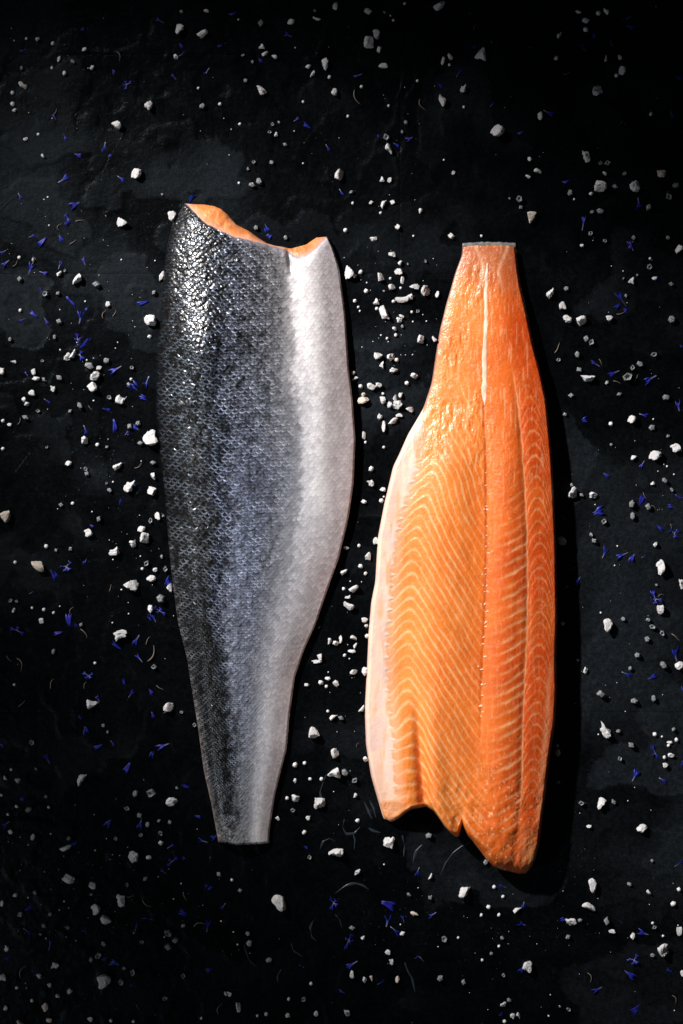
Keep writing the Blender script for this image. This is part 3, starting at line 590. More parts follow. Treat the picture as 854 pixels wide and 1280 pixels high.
# ------------------------------------------------------------------ SCATTER: salt, clear crystals, petals, stems
WHITE = """225,37,12,14 253,42,13,13 220,71,7,7 258,14,7,5,c 33,48,4,4 47,49,6,6 66,54,5,5 106,62,6,6 74,74,5,8 65,85,4,4 81,92,5,6 115,85,7,6 27,106,7,8 32,109,6,6,c 16,116,5,5 16,130,6,4 18,138,6,5 48,168,4,3 32,174,6,5 54,195,5,6 186,132,11,14 146,157,14,12 171,217,15,14 153,278,15,12 216,271,12,15 275,130,5,4 248,110,4,3
420,8,9,10 460,14,11,8 492,25,4,4 506,4,4,4 549,8,16,13 396,23,11,5 364,27,10,8 471,43,10,14 461,53,14,17 474,62,6,9 479,82,13,7 554,76,5,12 563,71,7,10 562,81,4,4 328,58,8,9 331,67,9,7 343,71,8,6 406,80,10,17 385,83,7,6 391,92,6,10 412,96,4,5 327,113,13,14 418,115,9,10 452,108,5,4 522,101,4,4 553,126,10,17 379,127,4,4 486,132,4,4 435,145,4,4 300,155,5,4 345,168,5,6 486,186,10,14 424,219,12,15 478,224,8,7 487,225,6,7 464,253,6,5 480,256,9,11 491,253,8,6 476,266,4,4 497,284,8,7 467,299,10,6 526,264,6,7 564,295,9,8 490,318,10,6 441,254,4,4 432,288,3,6 517,295,3,3 555,200,3,3 567,216,5,6 299,229,4,4
600,69,15,19 723,15,8,5 748,16,6,4 758,14,7,10 732,26,10,7 732,37,7,4 699,44,6,10 695,73,6,6 757,73,5,9 775,72,6,7,c 778,88,10,13 771,94,5,5 746,113,14,15 579,111,8,12 675,145,7,12 814,142,5,6 622,164,17,17 733,196,11,16 662,199,6,6 672,214,10,8 660,221,7,5 750,234,16,17 739,242,5,5 794,233,15,15 826,217,13,12,c 756,217,5,6 664,272,12,17,c 718,249,3,3 849,311,12,12 727,307,4,4 602,295,4,4 580,134,4,4
97,349,13,15 135,380,8,7 189,401,18,16 74,342,7,8 202,345,6,14 24,322,5,5 42,324,5,6 25,388,5,4 187,421,6,5 84,446,10,11 91,442,9,13 124,460,7,6 119,470,14,12 116,484,12,13 150,500,13,13 40,491,10,8 66,486,8,8 42,465,7,9 45,473,11,6 17,452,8,4 2,464,8,10 164,474,4,4 30,499,6,6 34,505,7,6 12,531,6,5 4,561,5,5 4,526,5,5 106,550,9,11 188,548,20,20 122,556,5,4 86,579,9,7 147,583,13,11
192,595,9,9 162,607,12,20 190,614,12,12 91,629,5,5 8,646,14,16,c 111,666,13,11 197,645,8,11 177,661,11,8 181,672,13,15 166,680,9,10 143,689,15,12 58,683,4,6 19,703,5,5 48,707,20,14,c 194,712,6,6 178,711,4,4 189,723,13,9 212,735,8,12 164,732,20,15 188,761,7,11 151,794,19,15 17,763,6,6 52,776,8,7 55,762,5,4 40,760,4,3 67,766,4,3 119,829,4,4
116,880,16,13 211,884,15,13 103,975,14,17 215,1002,17,12 22,976,7,8 7,972,5,7 13,1040,7,7 41,1046,6,9 61,1009,4,4 10,1018,4,4 2,994,4,4 21,1008,5,4 14,962,4,4 18,856,4,4
82,1060,17,8 86,1098,18,13 167,1071,14,15 116,1107,10,10 151,1126,12,18 120,1136,13,15 133,1149,15,13 131,1225,18,18 69,1207,10,10 8,1185,8,8 56,1259,10,13,c 62,1275,8,8,c 25,1278,9,6,c 4,1221,9,9 3,1129,6,8 87,1239,8,7,c 72,1245,6,6 62,1232,6,6 40,1251,5,4 21,1235,5,4 7,1260,7,7,c 49,1220,7,7 201,1054,7,7 186,1072,7,7 283,1242,6,6 19,1119,7,5 113,1274,7,7 167,1277,5,5 139,1276,5,5 252,1273,4,4
421,1065,17,18 486,1052,16,15 350,1128,16,24 447,1090,7,9 538,1095,7,8 380,1041,5,5 456,1225,6,9 464,1223,5,8,c 454,1172,6,6 485,1190,8,7 489,1202,8,7 497,1224,6,9,c 518,1142,11,6,c 503,1167,7,6 440,1218,6,11 434,1266,9,9 395,1267,6,7 361,1249,5,5 298,1259,8,14 287,1242,7,8 322,1270,4,4 333,1268,5,5 360,1269,7,6 389,1230,5,5 290,1100,4,4
581,1115,18,14 647,1138,12,8 741,1107,11,20 736,1133,19,11 714,1152,16,10 765,1164,9,6 802,1035,15,11 811,1115,7,6 849,1164,8,13 829,1187,16,19 791,1170,7,9 660,1207,13,14 736,1033,7,5 849,1112,6,4 842,1130,4,7 629,1121,5,5 611,1134,4,6 602,1144,5,3 624,1144,5,3 618,1109,5,3 603,1200,4,4 629,1255,9,7 641,1269,7,7 648,1269,6,8 631,1277,5,5 686,1270,3,3 853,1217,5,9 816,1154,4,4 829,1170,4,4 573,1172,4,4 624,1183,4,4
688,367,12,14 703,382,9,11 709,399,11,12 727,401,13,14 762,398,10,8 789,351,8,10 818,348,7,5 735,471,15,16 759,478,6,5 728,307,5,5 813,323,4,4,c 790,524,11,11 845,560,16,12 819,569,17,13 715,616,14,15 742,619,12,9 792,572,8,6 816,604,7,5 764,530,6,5 834,583,3,3 702,676,12,12,c
819,681,6,7 826,709,13,21 852,730,7,14 760,782,13,19 825,762,10,13 849,832,13,12 732,838,7,8 751,766,3,3 703,779,6,6,c 722,825,4,4 755,912,12,26 752,1004,12,16 819,918,6,4 837,928,8,4 836,932,5,5 846,925,5,6 839,944,7,8 831,947,5,5 832,957,8,7 697,941,8,10,c 697,932,4,4 828,921,3,3
437,341,13,18 451,340,5,6 443,345,5,6 476,347,12,11 491,319,9,8 500,329,6,7 498,340,11,9 503,350,5,11 490,359,10,8 488,348,4,4 501,360,4,4 518,359,14,8 532,364,13,14 547,368,6,9 511,371,11,8 503,375,20,8 492,377,5,4 471,377,9,9 471,386,5,5 480,391,12,20 458,364,6,5 444,376,5,3 448,384,4,3 450,389,3,3 499,400,9,8 502,396,7,6 493,411,6,6 495,419,5,4 484,423,4,4 515,390,4,4 526,424,9,12 543,424,8,7 473,445,12,9 489,446,11,10 496,450,5,6 477,456,6,10
492,463,11,8 518,470,11,8 509,479,6,5 464,483,11,10 473,482,9,8 451,483,6,5 444,473,9,5 442,466,5,6 455,493,7,6,c 454,500,16,10,c 479,492,4,4 478,500,10,10 501,494,6,7 494,499,6,12 487,506,9,9 497,506,12,13 512,512,11,8 475,521,7,9 491,526,14,8 480,533,6,15 499,519,9,5 455,544,5,11 457,553,4,4 480,559,4,3 464,586,7,3 463,604,9,10 479,612,7,7 480,621,3,3 477,626,4,6 455,627,8,6
470,676,8,10 460,695,8,11 451,708,6,5 457,717,5,4 449,682,5,3 433,685,8,5 430,715,9,9 442,735,11,12 430,736,5,5 435,746,9,5 436,757,14,12 456,775,9,7 458,782,5,4 442,797,9,7 444,807,5,8 440,814,11,5 431,819,5,5 412,801,8,7 420,804,9,7 426,799,5,11 400,821,9,10 396,827,14,5 442,840,10,7 456,839,8,12 410,848,8,5 401,853,7,4 408,858,5,4 420,854,8,9 383,856,6,6 452,885,8,10 417,897,11,8 410,889,4,4 391,916,15,16 419,941,11,14 457,949,8,7 417,966,18,15 402,974,5,5 388,974,5,4 369,976,5,7 369,998,11,10 400,1004,16,16 444,994,6,6 385,1022,6,6 347,1023,8,6 447,1026,6,4,c 381,1040,5,5 359,998,5,5 381,954,5,4 369,956,7,4 459,795,4,6"""
CLEAR = """91,77,7 27,85,6 253,133,8 203,243,4 227,15,5 481,15,5 394,13,4 326,29,10 316,77,5 304,69,5 307,101,6 507,153,6 503,165,6 483,171,9 337,165,5 349,153,5 356,181,6 341,155,6 320,285,7 357,297,6 439,240,6 310,211,5 317,203,6 340,203,7 324,227,9 315,231,8
751,204,6 759,204,8 781,217,7 769,233,7 845,232,9 836,246,9 811,260,10 649,249,9 651,259,6 637,248,4 713,241,8 750,264,9 740,265,5 738,292,6 756,301,6 792,297,7 835,297,6
81,338,5 193,366,7 121,355,10 57,367,9 73,367,7 25,349,8 74,402,9 13,424,7 68,421,6 112,457,12 133,451,8 55,474,7 74,472,9 53,451,5 165,460,6 161,481,6 100,507,9 88,514,6 137,497,7 48,514,7 32,522,9 59,559,4 176,554,8 172,529,7 162,533,8 134,559,6 192,578,8 107,586,6
109,592,7 137,613,6 133,604,4 76,631,7 124,649,9 188,651,7 204,645,5 88,686,6 70,688,5 183,704,8 207,711,8 202,696,6 202,748,12 13,751,6 21,752,5 102,781,7 67,814,7 193,833,8 190,991,13 170,992,9 159,1011,9 129,907,5 135,915,5 40,928,8 36,1012,9 45,961,5 58,996,6 175,1019,8 185,1031,7 176,1044,6 199,1026,6 212,1028,6 201,1041,7 145,1048,6 227,890,5 243,906,6 86,1048,7 221,985,5
210,1166,11 220,1175,9 210,1183,10 123,1195,10 114,1199,8 166,1215,9 152,1227,9 130,1180,8 177,1178,7 182,1098,8 159,1106,7 274,1093,8 206,1248,7 229,1220,8 85,1159,6 44,1115,7 114,1118,5 26,1143,9 63,1142,6 51,1168,5 55,1156,8 229,1157,6 155,1210,6
380,1249,8 550,1222,9 556,1174,9 440,1160,9 336,1200,9 312,1179,9 310,1167,7 387,1072,7 536,1045,9 300,1113,6 511,1118,6 538,1122,7
815,1076,5 787,1105,6 759,1151,12 725,1150,6 607,1078,7 628,1172,5 614,1192,5 629,1219,6 580,1227,8 636,1250,6 711,1262,6 700,1258,4 816,1194,6 818,1159,6 710,1171,7
785,471,13 812,333,8 708,361,7 839,355,7 783,370,6 840,399,10 733,423,9 740,428,9 722,443,9 818,443,9 800,455,9 791,460,8 724,462,8 714,494,7 774,493,7 832,497,8 698,450,6 780,348,4 797,344,4 840,612,6 831,600,8 815,534,8 835,545,5 764,556,4 727,619,7 715,606,6 790,630,10 791,645,9 755,652,9 810,633,9 739,669,6 743,676,8 706,518,6
779,774,6 810,775,7 816,784,9 828,791,8 809,799,8 797,819,8 788,835,6 829,831,10 821,731,5 750,867,11 793,876,10 817,873,8 773,914,6 789,931,9 775,949,7 842,912,6 727,1004,8 767,1002,8 698,978,7
522,389,6 503,408,5 480,364,4 510,330,4 532,327,5 426,897,8 431,965,10 443,975,8 366,1013,7"""
PETAL = """200,26,9,6 102,37,9,4 29,62,8,6 226,57,6,7 228,67,9,5 277,57,10,5 259,89,7,7 217,96,6,7 141,89,6,6 160,106,10,12,s 132,185,5,12 137,196,6,5 97,193,13,7 79,223,13,8 152,224,10,8 94,255,13,9 85,275,13,14,s 76,296,6,12 52,302,9,10 41,295,8,4 25,246,5,8 81,172,5,8 3,315,8,6 240,248,4,11 68,146,5,6
291,17,9,6 360,43,9,4 325,75,6,7 447,94,11,5 551,107,7,8 384,157,10,6 371,149,6,5 410,185,6,8 512,173,8,6 496,182,8,4 472,172,4,8 427,241,6,8 333,283,6,14 340,294,11,7
593,58,4,6 575,90,9,12 784,24,10,5 787,33,14,7 742,44,4,8 729,59,6,8 765,53,5,6 848,97,8,7 840,144,5,9 687,140,12,8 616,130,6,6 650,166,7,6 707,227,7,5 729,278,6,18 798,255,4,14 789,307,7,12
89,378,10,14 99,396,6,14 58,402,7,9 42,392,10,7 28,400,8,4 51,363,4,8 105,326,5,10 76,331,4,10 37,335,8,13 55,341,11,4 7,330,9,8 109,384,5,9 178,378,13,6 97,425,12,14,s 107,428,13,12 98,444,11,15,s 144,462,13,10 184,477,8,10 169,486,13,14 180,498,11,8 131,511,13,9 60,502,9,7 154,500,7,9 143,533,6,16 170,535,11,6 106,538,6,10 33,467,5,6 159,541,5,5
107,700,8,11 82,709,15,11,s 67,719,9,10 41,739,8,5 22,789,16,10,s 87,774,6,15 94,781,9,5 72,791,11,5 146,807,12,8 171,802,10,12 173,821,11,11 110,843,13,10,s 207,728,13,11 200,764,15,14,s 192,772,8,11 186,772,6,8 170,607,8,9 149,630,9,9 185,722,6,7 114,657,7,6
156,853,5,10 164,867,7,9 188,863,9,11 123,873,6,6 110,845,8,6 191,895,5,8 105,911,8,14 100,896,4,6 141,930,6,7 122,933,10,7 59,948,8,12 203,932,16,9 192,941,10,13 158,960,7,13 234,984,13,7 28,997,6,9 136,1027,9,14 175,1030,5,14 246,1020,14,5 8,1031,9,7 1,931,6,8 268,1046,9,6
93,1053,7,8 252,1052,13,6 216,1077,11,14,s 229,1071,7,10 38,1135,10,9 35,1165,11,9 62,1180,6,13 106,1165,7,8 184,1149,13,6 171,1158,5,11 260,1157,4,15 230,1141,13,5 133,1198,11,8 144,1206,12,10 264,1212,13,7 258,1110,4,11 263,1111,6,8 204,1089,7,6 48,1220,9,8 10,1198,7,6 166,1230,6,7 279,1133,6,7 214,1058,8,6
382,1059,10,5 415,1130,13,15,s 435,1177,18,11,s 487,1133,20,6 483,1150,6,14 504,1148,5,10 494,1165,12,11 539,1144,10,9 523,1091,6,11 439,1206,13,10 428,1240,10,5 478,1228,10,7 520,1197,9,6 442,1220,7,7 377,1208,5,5
850,1079,11,9 804,1166,14,5 792,1201,12,14,s 787,1218,17,12 746,1237,11,8 795,1261,11,12 838,1213,9,5 653,1156,9,7 705,1149,10,5 652,1210,6,10 654,1132,3,8 628,1108,9,3 625,1268,8,4 702,1055,8,5
789,307,6,10 776,374,12,16 781,387,9,8 772,381,8,9 820,348,6,8 744,455,10,8 767,467,14,6 813,475,15,8 851,431,7,7 729,526,11,7 806,518,11,5 849,507,6,14 802,581,6,9 757,593,10,8 803,625,5,13 842,635,14,6 746,641,18,11 824,660,11,7 842,666,13,8,s 849,622,8,8 710,620,7,8 705,646,8,4
755,689,9,13 777,694,15,8 792,696,12,14 806,696,7,3 820,746,15,17,s 723,726,9,9 784,843,12,6 815,847,16,11 846,818,8,15 819,940,15,11,s 793,969,9,12 830,976,11,7 853,955,6,11 853,860,6,9"""
STEM = """100,276,11,3 150,70,4,12 129,392,4,12 144,392,4,9 174,583,9,7 113,510,5,6 25,527,4,9 70,140,5,9 11,824,6,8 27,830,6,17 88,762,5,10 138,735,3,9 107,791,7,13 63,854,5,13 105,856,4,9 28,880,8,9 200,860,9,6 26,1213,8,16 183,1131,13,10 249,1154,15,4 163,1121,11,3 231,1121,4,12 172,1259,4,8 273,1260,5,15 444,123,8,19 526,132,6,15 593,33,4,7 709,92,9,3 845,1249,5,11 739,1222,4,13 697,435,7,13 751,453,5,8 777,392,11,4 772,477,9,5 796,472,4,8 839,659,3,8 806,620,4,9 817,633,8,4 717,710,8,3 845,797,12,8 826,743,8,3 527,1199,7,6 192,818,8,20 184,800,6,10 92,303,8,7 43,327,5,10 20,330,6,8 73,282,6,8 446,931,2,6 835,240,6,5"""
def parse(s):
    out = []
    for t in s.split():
        f = t.split(','); num = [float(v) for v in f if v not in ('c', 's')]
        if len(num) == 3: num.append(num[2])
        out.append((*num[:4], 'c' in f, 's' in f))
    return out

def salt_proto(seed, sub, kind):
    """irregular crumb inside a unit box, standing on z = 0"""
    r = np.random.default_rng(seed)
    bm = bmesh.new(); bmesh.ops.create_icosphere(bm, subdivisions=sub, radius=1.0)
    P = np.array([v.co[:] for v in bm.verts])
    # cut by random planes -> crystal facets
    k = {'lump': 9, 'wedge': 6, 'crumb': 13}[kind]
    N = r.normal(size=(k, 3)); N /= np.linalg.norm(N, axis=1)[:, None]; D = r.uniform(.30, .78, k)
    dot = P @ N.T; t = np.min(np.where(dot > 1e-3, D[None] / np.maximum(dot, 1e-3), 9), axis=1)
    rad = np.minimum(t, 1.0)
    if kind == 'crumb':
        cz = r.normal(size=(9, 3)); cz /= np.linalg.norm(cz, axis=1)[:, None]
        rad = rad * (1 + .44 * np.max(np.exp(-((P[:, None] - cz[None]) ** 2).sum(-1) / .10), axis=1) - .12)
    f = r.normal(size=(6, 3)) * 5
    rough = sum(np.sin(P @ f[i] + i * 1.7) for i in range(6)) / 6
    rad = rad * (1 + .10 * rough) * (1 + r.uniform(-.05, .05, len(P)))
    Q = P * rad[:, None]; Q[:, 0] += .22 * Q[:, 1] * r.uniform(-1, 1); Q[:, 1] += .35 * (Q[:, 0] ** 2) * r.uniform(-1, 1)
    Q[:, 2] = np.maximum(Q[:, 2], -.45)
    lo, hi = Q.min(0), Q.max(0); Q = (Q - (lo + hi) / 2) / (hi - lo); Q[:, 2] += .5
    for v, q in zip(bm.verts, Q): v.co = q
    me = bpy.data.meshes.new('salt'); bm.to_mesh(me); bm.free()
    me.polygons.foreach_set('use_smooth', np.zeros(len(me.polygons), bool))
    return me
def clear_proto(seed):
    r = random.Random(seed); bm = bmesh.new()
    sides = r.choice([4, 4, 4, 5, 6]); rings = [(0.0, .92, 0), (.25, 1.0, 0), (.7, .96, 0), (.95, .82, 0), (.9, .60, 0), (.62, .34, 0), (.5, .08, 0)]
    vs = []
    ph = [r.uniform(-.2, .2) for _ in range(sides)]
    n = sides * 3; pit = r.random() < .3
    if not pit: rings = [(0.0, .92, 0), (.25, 1.0, 0), (.7, .95, 0), (.92, .8, 0), (1.0, .5, 0), (1.0, .12, 0)]
    for z, rad, _ in rings:
        row = []
        for i in range(n):
            s, f = divmod(i, 3); a0 = 2 * math.pi * (s + ph[s] * .5) / sides; a1 = 2 * math.pi * (s + 1 + ph[(s + 1) % sides] * .5) / sides
            p0 = Vector((math.cos(a0), math.sin(a0), 0)); p1 = Vector((math.cos(a1), math.sin(a1), 0))
            tt = (.12, .5, .88)[f]; p = p0.lerp(p1, tt) * rad * (1 + r.uniform(-.05, .05))
            row.append(bm.verts.new((p.x * .5, p.y * .5 * .9, z + r.uniform(-.04, .04) * (z > 0))))
        vs.append(row)
    for a, b in zip(vs, vs[1:]):
        for i in range(n): bm.faces.new((a[i], a[(i + 1) % n], b[(i + 1) % n], b[i]))
    bm.faces.new(vs[-1]); bm.faces.new(list(reversed(vs[0])))
    me = bpy.data.meshes.new('salt_crystal'); bm.to_mesh(me); bm.free(); me.materials.append(M['salt_clear']); return me
def thick(V, F, t):
    """thin sheet -> closed sheet of thickness t"""
    n = len(V); edges = {}
    for f in F:
        for i in range(len(f)):
            e = (f[i], f[(i + 1) % len(f)]); edges[e] = edges.get(e, 0) + 1
    V2 = [(x, y, z + t) for x, y, z in V] + [(x, y, z) for x, y, z in V]
    F2 = [list(f) for f in F] + [[i + n for i in reversed(f)] for f in F]
    for (a, b) in edges:
        if (b, a) not in edges: F2.append([b, a, a + n, b + n])
    return V2, F2
def petal_proto(seed, star=False):
    r = random.Random(seed); V = []; F = []; cb = []
    def lobe(ang, L, wd, tubed):
        ca, sa = math.cos(ang), math.sin(ang); b0 = len(V); curl = r.uniform(-.25, .45); bend = r.uniform(-.35, .35)
        secs = [(-.0, .16 if tubed else .3), (.22, .20 if tubed else .5), (.45, .42 if tubed else .85), (.62, 1.0)]
        for s, k in secs:
            for q in (-1, -.33, .33, 1):
                px, py = s * L, q * wd * k * .5 + bend * (s * L) ** 2
                z = .10 + curl * s * s * .5 + .16 * k * wd * q * q * 1.3
                V.append((px * ca - py * sa, px * sa + py * ca, z)); cb.append(0 if (s < .15 and tubed) else 1 if (s > .3 or not tubed) else .6)
        for i in range(3):
            for j in range(3): F.append([b0 + i * 4 + j, b0 + (i + 1) * 4 + j, b0 + (i + 1) * 4 + j + 1, b0 + i * 4 + j + 1])
        for j, (tx, ty) in enumerate(((r.uniform(.78, 1.0), -.8), (r.uniform(.72, .98), r.uniform(-.2, .2)), (r.uniform(.74, 1.0), .85))):
            px, py = tx * L, ty * wd * .62 + bend * (tx * L) ** 2
            V.append((px * ca - py * sa, px * sa + py * ca, .10 + curl * .5 + r.uniform(0, .12))); cb.append(1.0)
            F.append([b0 + 12 + j, len(V) - 1, b0 + 12 + j + 1])
    if star:
        n = r.choice([3, 4, 5])
        # one floret: lobes joined at the middle
        c0 = len(V)
        for i in range(n): lobe(2 * math.pi * i / n + r.uniform(-.6, .6), .5 * r.uniform(.45, 1.15), r.uniform(.14, .26), True)
        ring = []
        for i in range(n): ring += [i * 19 + 0, i * 19 + 3]
        F.append(ring)
    else:
        lobe(0, 1.0, r.uniform(.34, .5), r.random() < .75)
    V = np.array(V); lo, hi = V.min(0), V.max(0); V[:, :2] -= ((lo + hi) / 2)[:2]; V[:, 2] -= lo[2]; V[:, :2] /= max(hi[0] - lo[0], hi[1] - lo[1])
    V2, F2 = thick(V.tolist(), F, .03)
    cb = np.array(cb + cb)[:, None]; hue = r.uniform(0, 1)
    blue = np.array([.007, .019, .27]) * (1 - hue) + np.array([.016, .017, .27]) * hue; pale = np.array([.26, .26, .36])
    jit = np.random.default_rng(seed).uniform(.65, 1.25, (len(V2), 1))
    me = raw_mesh('cornflower_petal', V2, F2, np.clip((blue * cb + pale * (1 - cb)) * jit, 0, 1)); me.materials.append(M['petal']); return me
def stem_proto(seed):
    r = random.Random(seed); V = []; F = []; n = 8; k = 5; c1 = r.uniform(-.5, .5); c2 = r.uniform(-.08, .08)
    for i in range(n):
        t = i / (n - 1); x = t - .5; y = c1 * (t - .5) ** 2 * 2 + c2 * math.sin(t * 5); rad = .05 * (1 - .6 * t) * (.5 if i in (0, n - 1) else 1)
        for j in range(k): a = 2 * math.pi * j / k; V.append((x, y + rad * math.cos(a), .08 + rad * math.sin(a) + .05 * math.sin(t * 4)))
    for i in range(n - 1):
        for j in range(k): F.append([i * k + j, i * k + (j + 1) % k, (i + 1) * k + (j + 1) % k, (i + 1) * k + j])
    F.append(list(range(k - 1, -1, -1))); F.append([(n - 1) * k + j for j in range(k)])
    me = raw_mesh('dried_stem', V, F); me.materials.append(M['stem']); return me

big_p = [salt_proto(100 + i, 3, ('lump', 'crumb', 'wedge', 'crumb')[i % 4]) for i in range(28)]
small_p = [salt_proto(200 + i, 2, ('lump', 'wedge', 'crumb')[i % 3]) for i in range(18)]
cream_p = [salt_proto(300 + i, 3, ('lump', 'wedge', 'crumb')[i % 3]) for i in range(8)]
for me in big_p + small_p: me.materials.append(M['salt_white'])
for me in cream_p: me.materials.append(M['salt_cream'])
clear_p = [clear_proto(400 + i) for i in range(14)]
petal_p = [petal_proto(500 + i) for i in range(16)]; star_p = [petal_proto(600 + i, True) for i in range(8)]
stem_p = [stem_proto(700 + i) for i in range(10)]

def place(x, y):
    """where it lies, so that labels can say it"""
    lv = [(330, 'cut end'), (430, 'shoulder'), (540, 'upper half'), (660, 'middle'), (780, 'lower half'), (900, 'tapering part'), (990, 'tail'), (1062, 'tail tip')]
    if y < 120:
        if x < 70: return 'in the top left corner'
        for a, t in ((160, 'by the top edge, far left'), (290, 'by the top edge over the skin fillet'), (370, 'by the top edge over the notch'), (440, 'by the top edge over the gap'), (520, 'by the top edge past the gap'), (640, 'by the top edge over the orange tail'), (745, 'by the top edge beyond the orange tail')):
            if x < a: return t
        return 'in the top right corner'
    if y < 252:
        for a, t in ((110, 'on the slate below the top left corner'), (240, 'above the skin fillet dark corner'), (360, 'above the skin fillet cut face'), (450, 'above the skin fillet belly'), (540, 'above the gap between the fillets'), (640, 'above the orange tail'), (720, 'above right of the orange tail')):
            if x < a: return t
        return 'below the top right corner'
    if y > 1058:
        low = 'in the bottom strip' if y > 1165 else 'on the dark slate'
        for a, t in ((70, 'far left of the skin tail'), (160, 'left of the skin tail'), (250, 'just left below the skin tail'), (340, 'below the skin tail'), (420, 'right below the skin tail'), (500, 'below the gap'), (590, 'below the cut orange belly'), (690, 'below the cut orange end'), (775, 'right below the orange fillet')):
            if x < a: return low + ' ' + t
        return low + ' by the lower right corner'
    if x < 290:
        nm = next(t for a, t in lv if y < a)
        return ('by the left edge near' if x < 62 else 'well left of' if x < 128 else 'close left of') + ' the skin fillet ' + nm
    lo = [(330, 'tail rim'), (430, 'narrow tail'), (520, 'upper half'), (610, 'shoulder'), (690, 'middle'), (780, 'lower middle'), (870, 'lower half'), (960, 'broad end'), (1062, 'cut end')]
    nm = next(t for a, t in lo if y < a)
    if x < 640 and not (x > 560 and y < 310):
        side = 'beside the skin fillet by' if x < (AR(y) + BL(y)) / 2 - 8 else 'in the gap hugging' if x > BL(y) - 18 else 'mid gap by'
        return side + ' the orange ' + nm
    return ('close right of' if x < 735 else 'right of' if x < 795 else 'by the right edge near') + ' the orange ' + nm
ORD = ['', 'second', 'third', 'fourth', 'fifth', 'sixth', 'seventh', 'eighth', 'ninth', 'tenth', 'eleventh', 'twelfth']
def give_labels(rows, cat, group):
    """rows (object, x, y, words): the words, the place and, where these are shared, the order from the top"""
    by = {}
    for o, x, y, wds in rows: by.setdefault(wds + ' ' + place(x, y), []).append((y, x, o))
    for key, v in by.items():
        v.sort(key=lambda t: (t[0], t[1]))
        for i, (y, x, o) in enumerate(v):
            if len(v) == 1: lab = key
            elif i == 0: lab = key + ', topmost'
            elif i == len(v) - 1: lab = key + ', lowest'
            else: lab = key + ', ' + ORD[i] + ' down'
            tag(o, lab, cat, group)
def sit(x, y): return float(slate_h(x, y)) - .25

R = random.Random(11); rows = []
white = parse(WHITE); white.sort(key=lambda t: -t[2] * t[3]); crumbs = white[298:]; white = sorted(white[:298], key=lambda t: (t[1], t[0]))
for (x, y, a, b, cream, _s) in white:
    s = max(a, b); me = R.choice(cream_p) if cream else R.choice(big_p if s >= 8 else small_p)
    o = link('salt_grain', me); o.location = W3(x, y, sit(x, y))
    asp = max(a, b) / min(a, b)
    ang = R.uniform(0, 6.28) if asp < 1.15 else R.choice([0, math.pi]) + R.uniform(-.15, .15)
    if (x, y) == (755, 912): ang = math.radians(38)
    if (x, y) in ((162, 607), (48, 707)): ang = math.radians(-25 if x > 100 else -20)
    if (x, y) == (350, 1128): ang = math.radians(32)
    hz = min(a, b) * R.uniform(.62, .85) if s > 7 else min(a, b) * R.uniform(.6, 1.0)
    o.scale = (a * PX * .94, b * PX * .94, hz * PX)
    if (asp >= 1.15 and abs(abs(ang) - math.pi) > .7 and abs(ang) > .7): pass
    o.rotation_euler = (0, 0, ang)
    size = 'large' if s >= 15 else 'fair-sized' if s >= 10.5 else 'small' if s >= 6.5 else 'tiny'
    form = ('lump' if asp < 1.25 else 'flake') if s >= 10.5 else ('grain' if asp < 1.3 else 'sliver') if s >= 6.5 else 'crumb'
    rows.append((o, x, y, f"{size} {'cream' if cream else 'white'} salt {form}"))
give_labels(rows, 'salt', 'white salt grains strewn on the slate')
rows = []
for (x, y, a, b, _c, _s) in parse(CLEAR):
    o = link('salt_crystal', R.choice(clear_p)); o.location = W3(x, y, sit(x, y)); o.rotation_euler = (R.uniform(-.2, .2), R.uniform(-.2, .2), R.uniform(0, 6.28))
    o.scale = (a * PX * R.uniform(.95, 1.15), a * PX * R.uniform(.8, 1.1), a * PX * R.uniform(.55, .75))
    rows.append((o, x, y, ('big' if a >= 9 else 'small' if a > 5 else 'tiny') + ' glassy salt crystal'))
give_labels(rows, 'salt crystal', 'clear salt crystals strewn on the slate')
rows = []
for (x, y, a, b, _c, star) in parse(PETAL):
    o = link('cornflower_petal', R.choice(star_p if star else petal_p)); L = max(math.hypot(a, b) * .95, 4) if not star else max(a, b) * 1.1
    o.location = W3(x, y, sit(x, y)); ang = math.atan2(b, a) * R.choice([1, -1]) * (.85 if a > b else 1.1) + R.choice([0, math.pi])
    if star: ang = R.uniform(0, 6.28)
    o.rotation_euler = (R.uniform(-.15, .35), R.uniform(-.12, .12), ang); o.scale = (L * PX * 1.15, L * PX * (1.0 if star else R.uniform(.6, 1.15)), L * PX * R.uniform(.5, 1.1))
    rows.append((o, x, y, ('splayed' if star else 'long' if L >= 14 else 'short' if L < 9.5 else 'curled') + ' blue ' + ('floret' if star else 'petal')))
give_labels(rows, 'petal', 'blue cornflower petals strewn on the slate')
rows = []
for (x, y, a, b, _c, _s) in parse(STEM):
    o = link('dried_stem', R.choice(stem_p)); L = math.hypot(a, b); o.location = W3(x, y, sit(x, y))
    o.rotation_euler = (0, 0, math.atan2(b, a) * R.choice([1, -1])); o.scale = (L * PX, L * PX, L * PX)
    rows.append((o, x, y, 'thin pale dried stem'))
give_labels(rows, 'stem', 'dried flower stems on the slate')

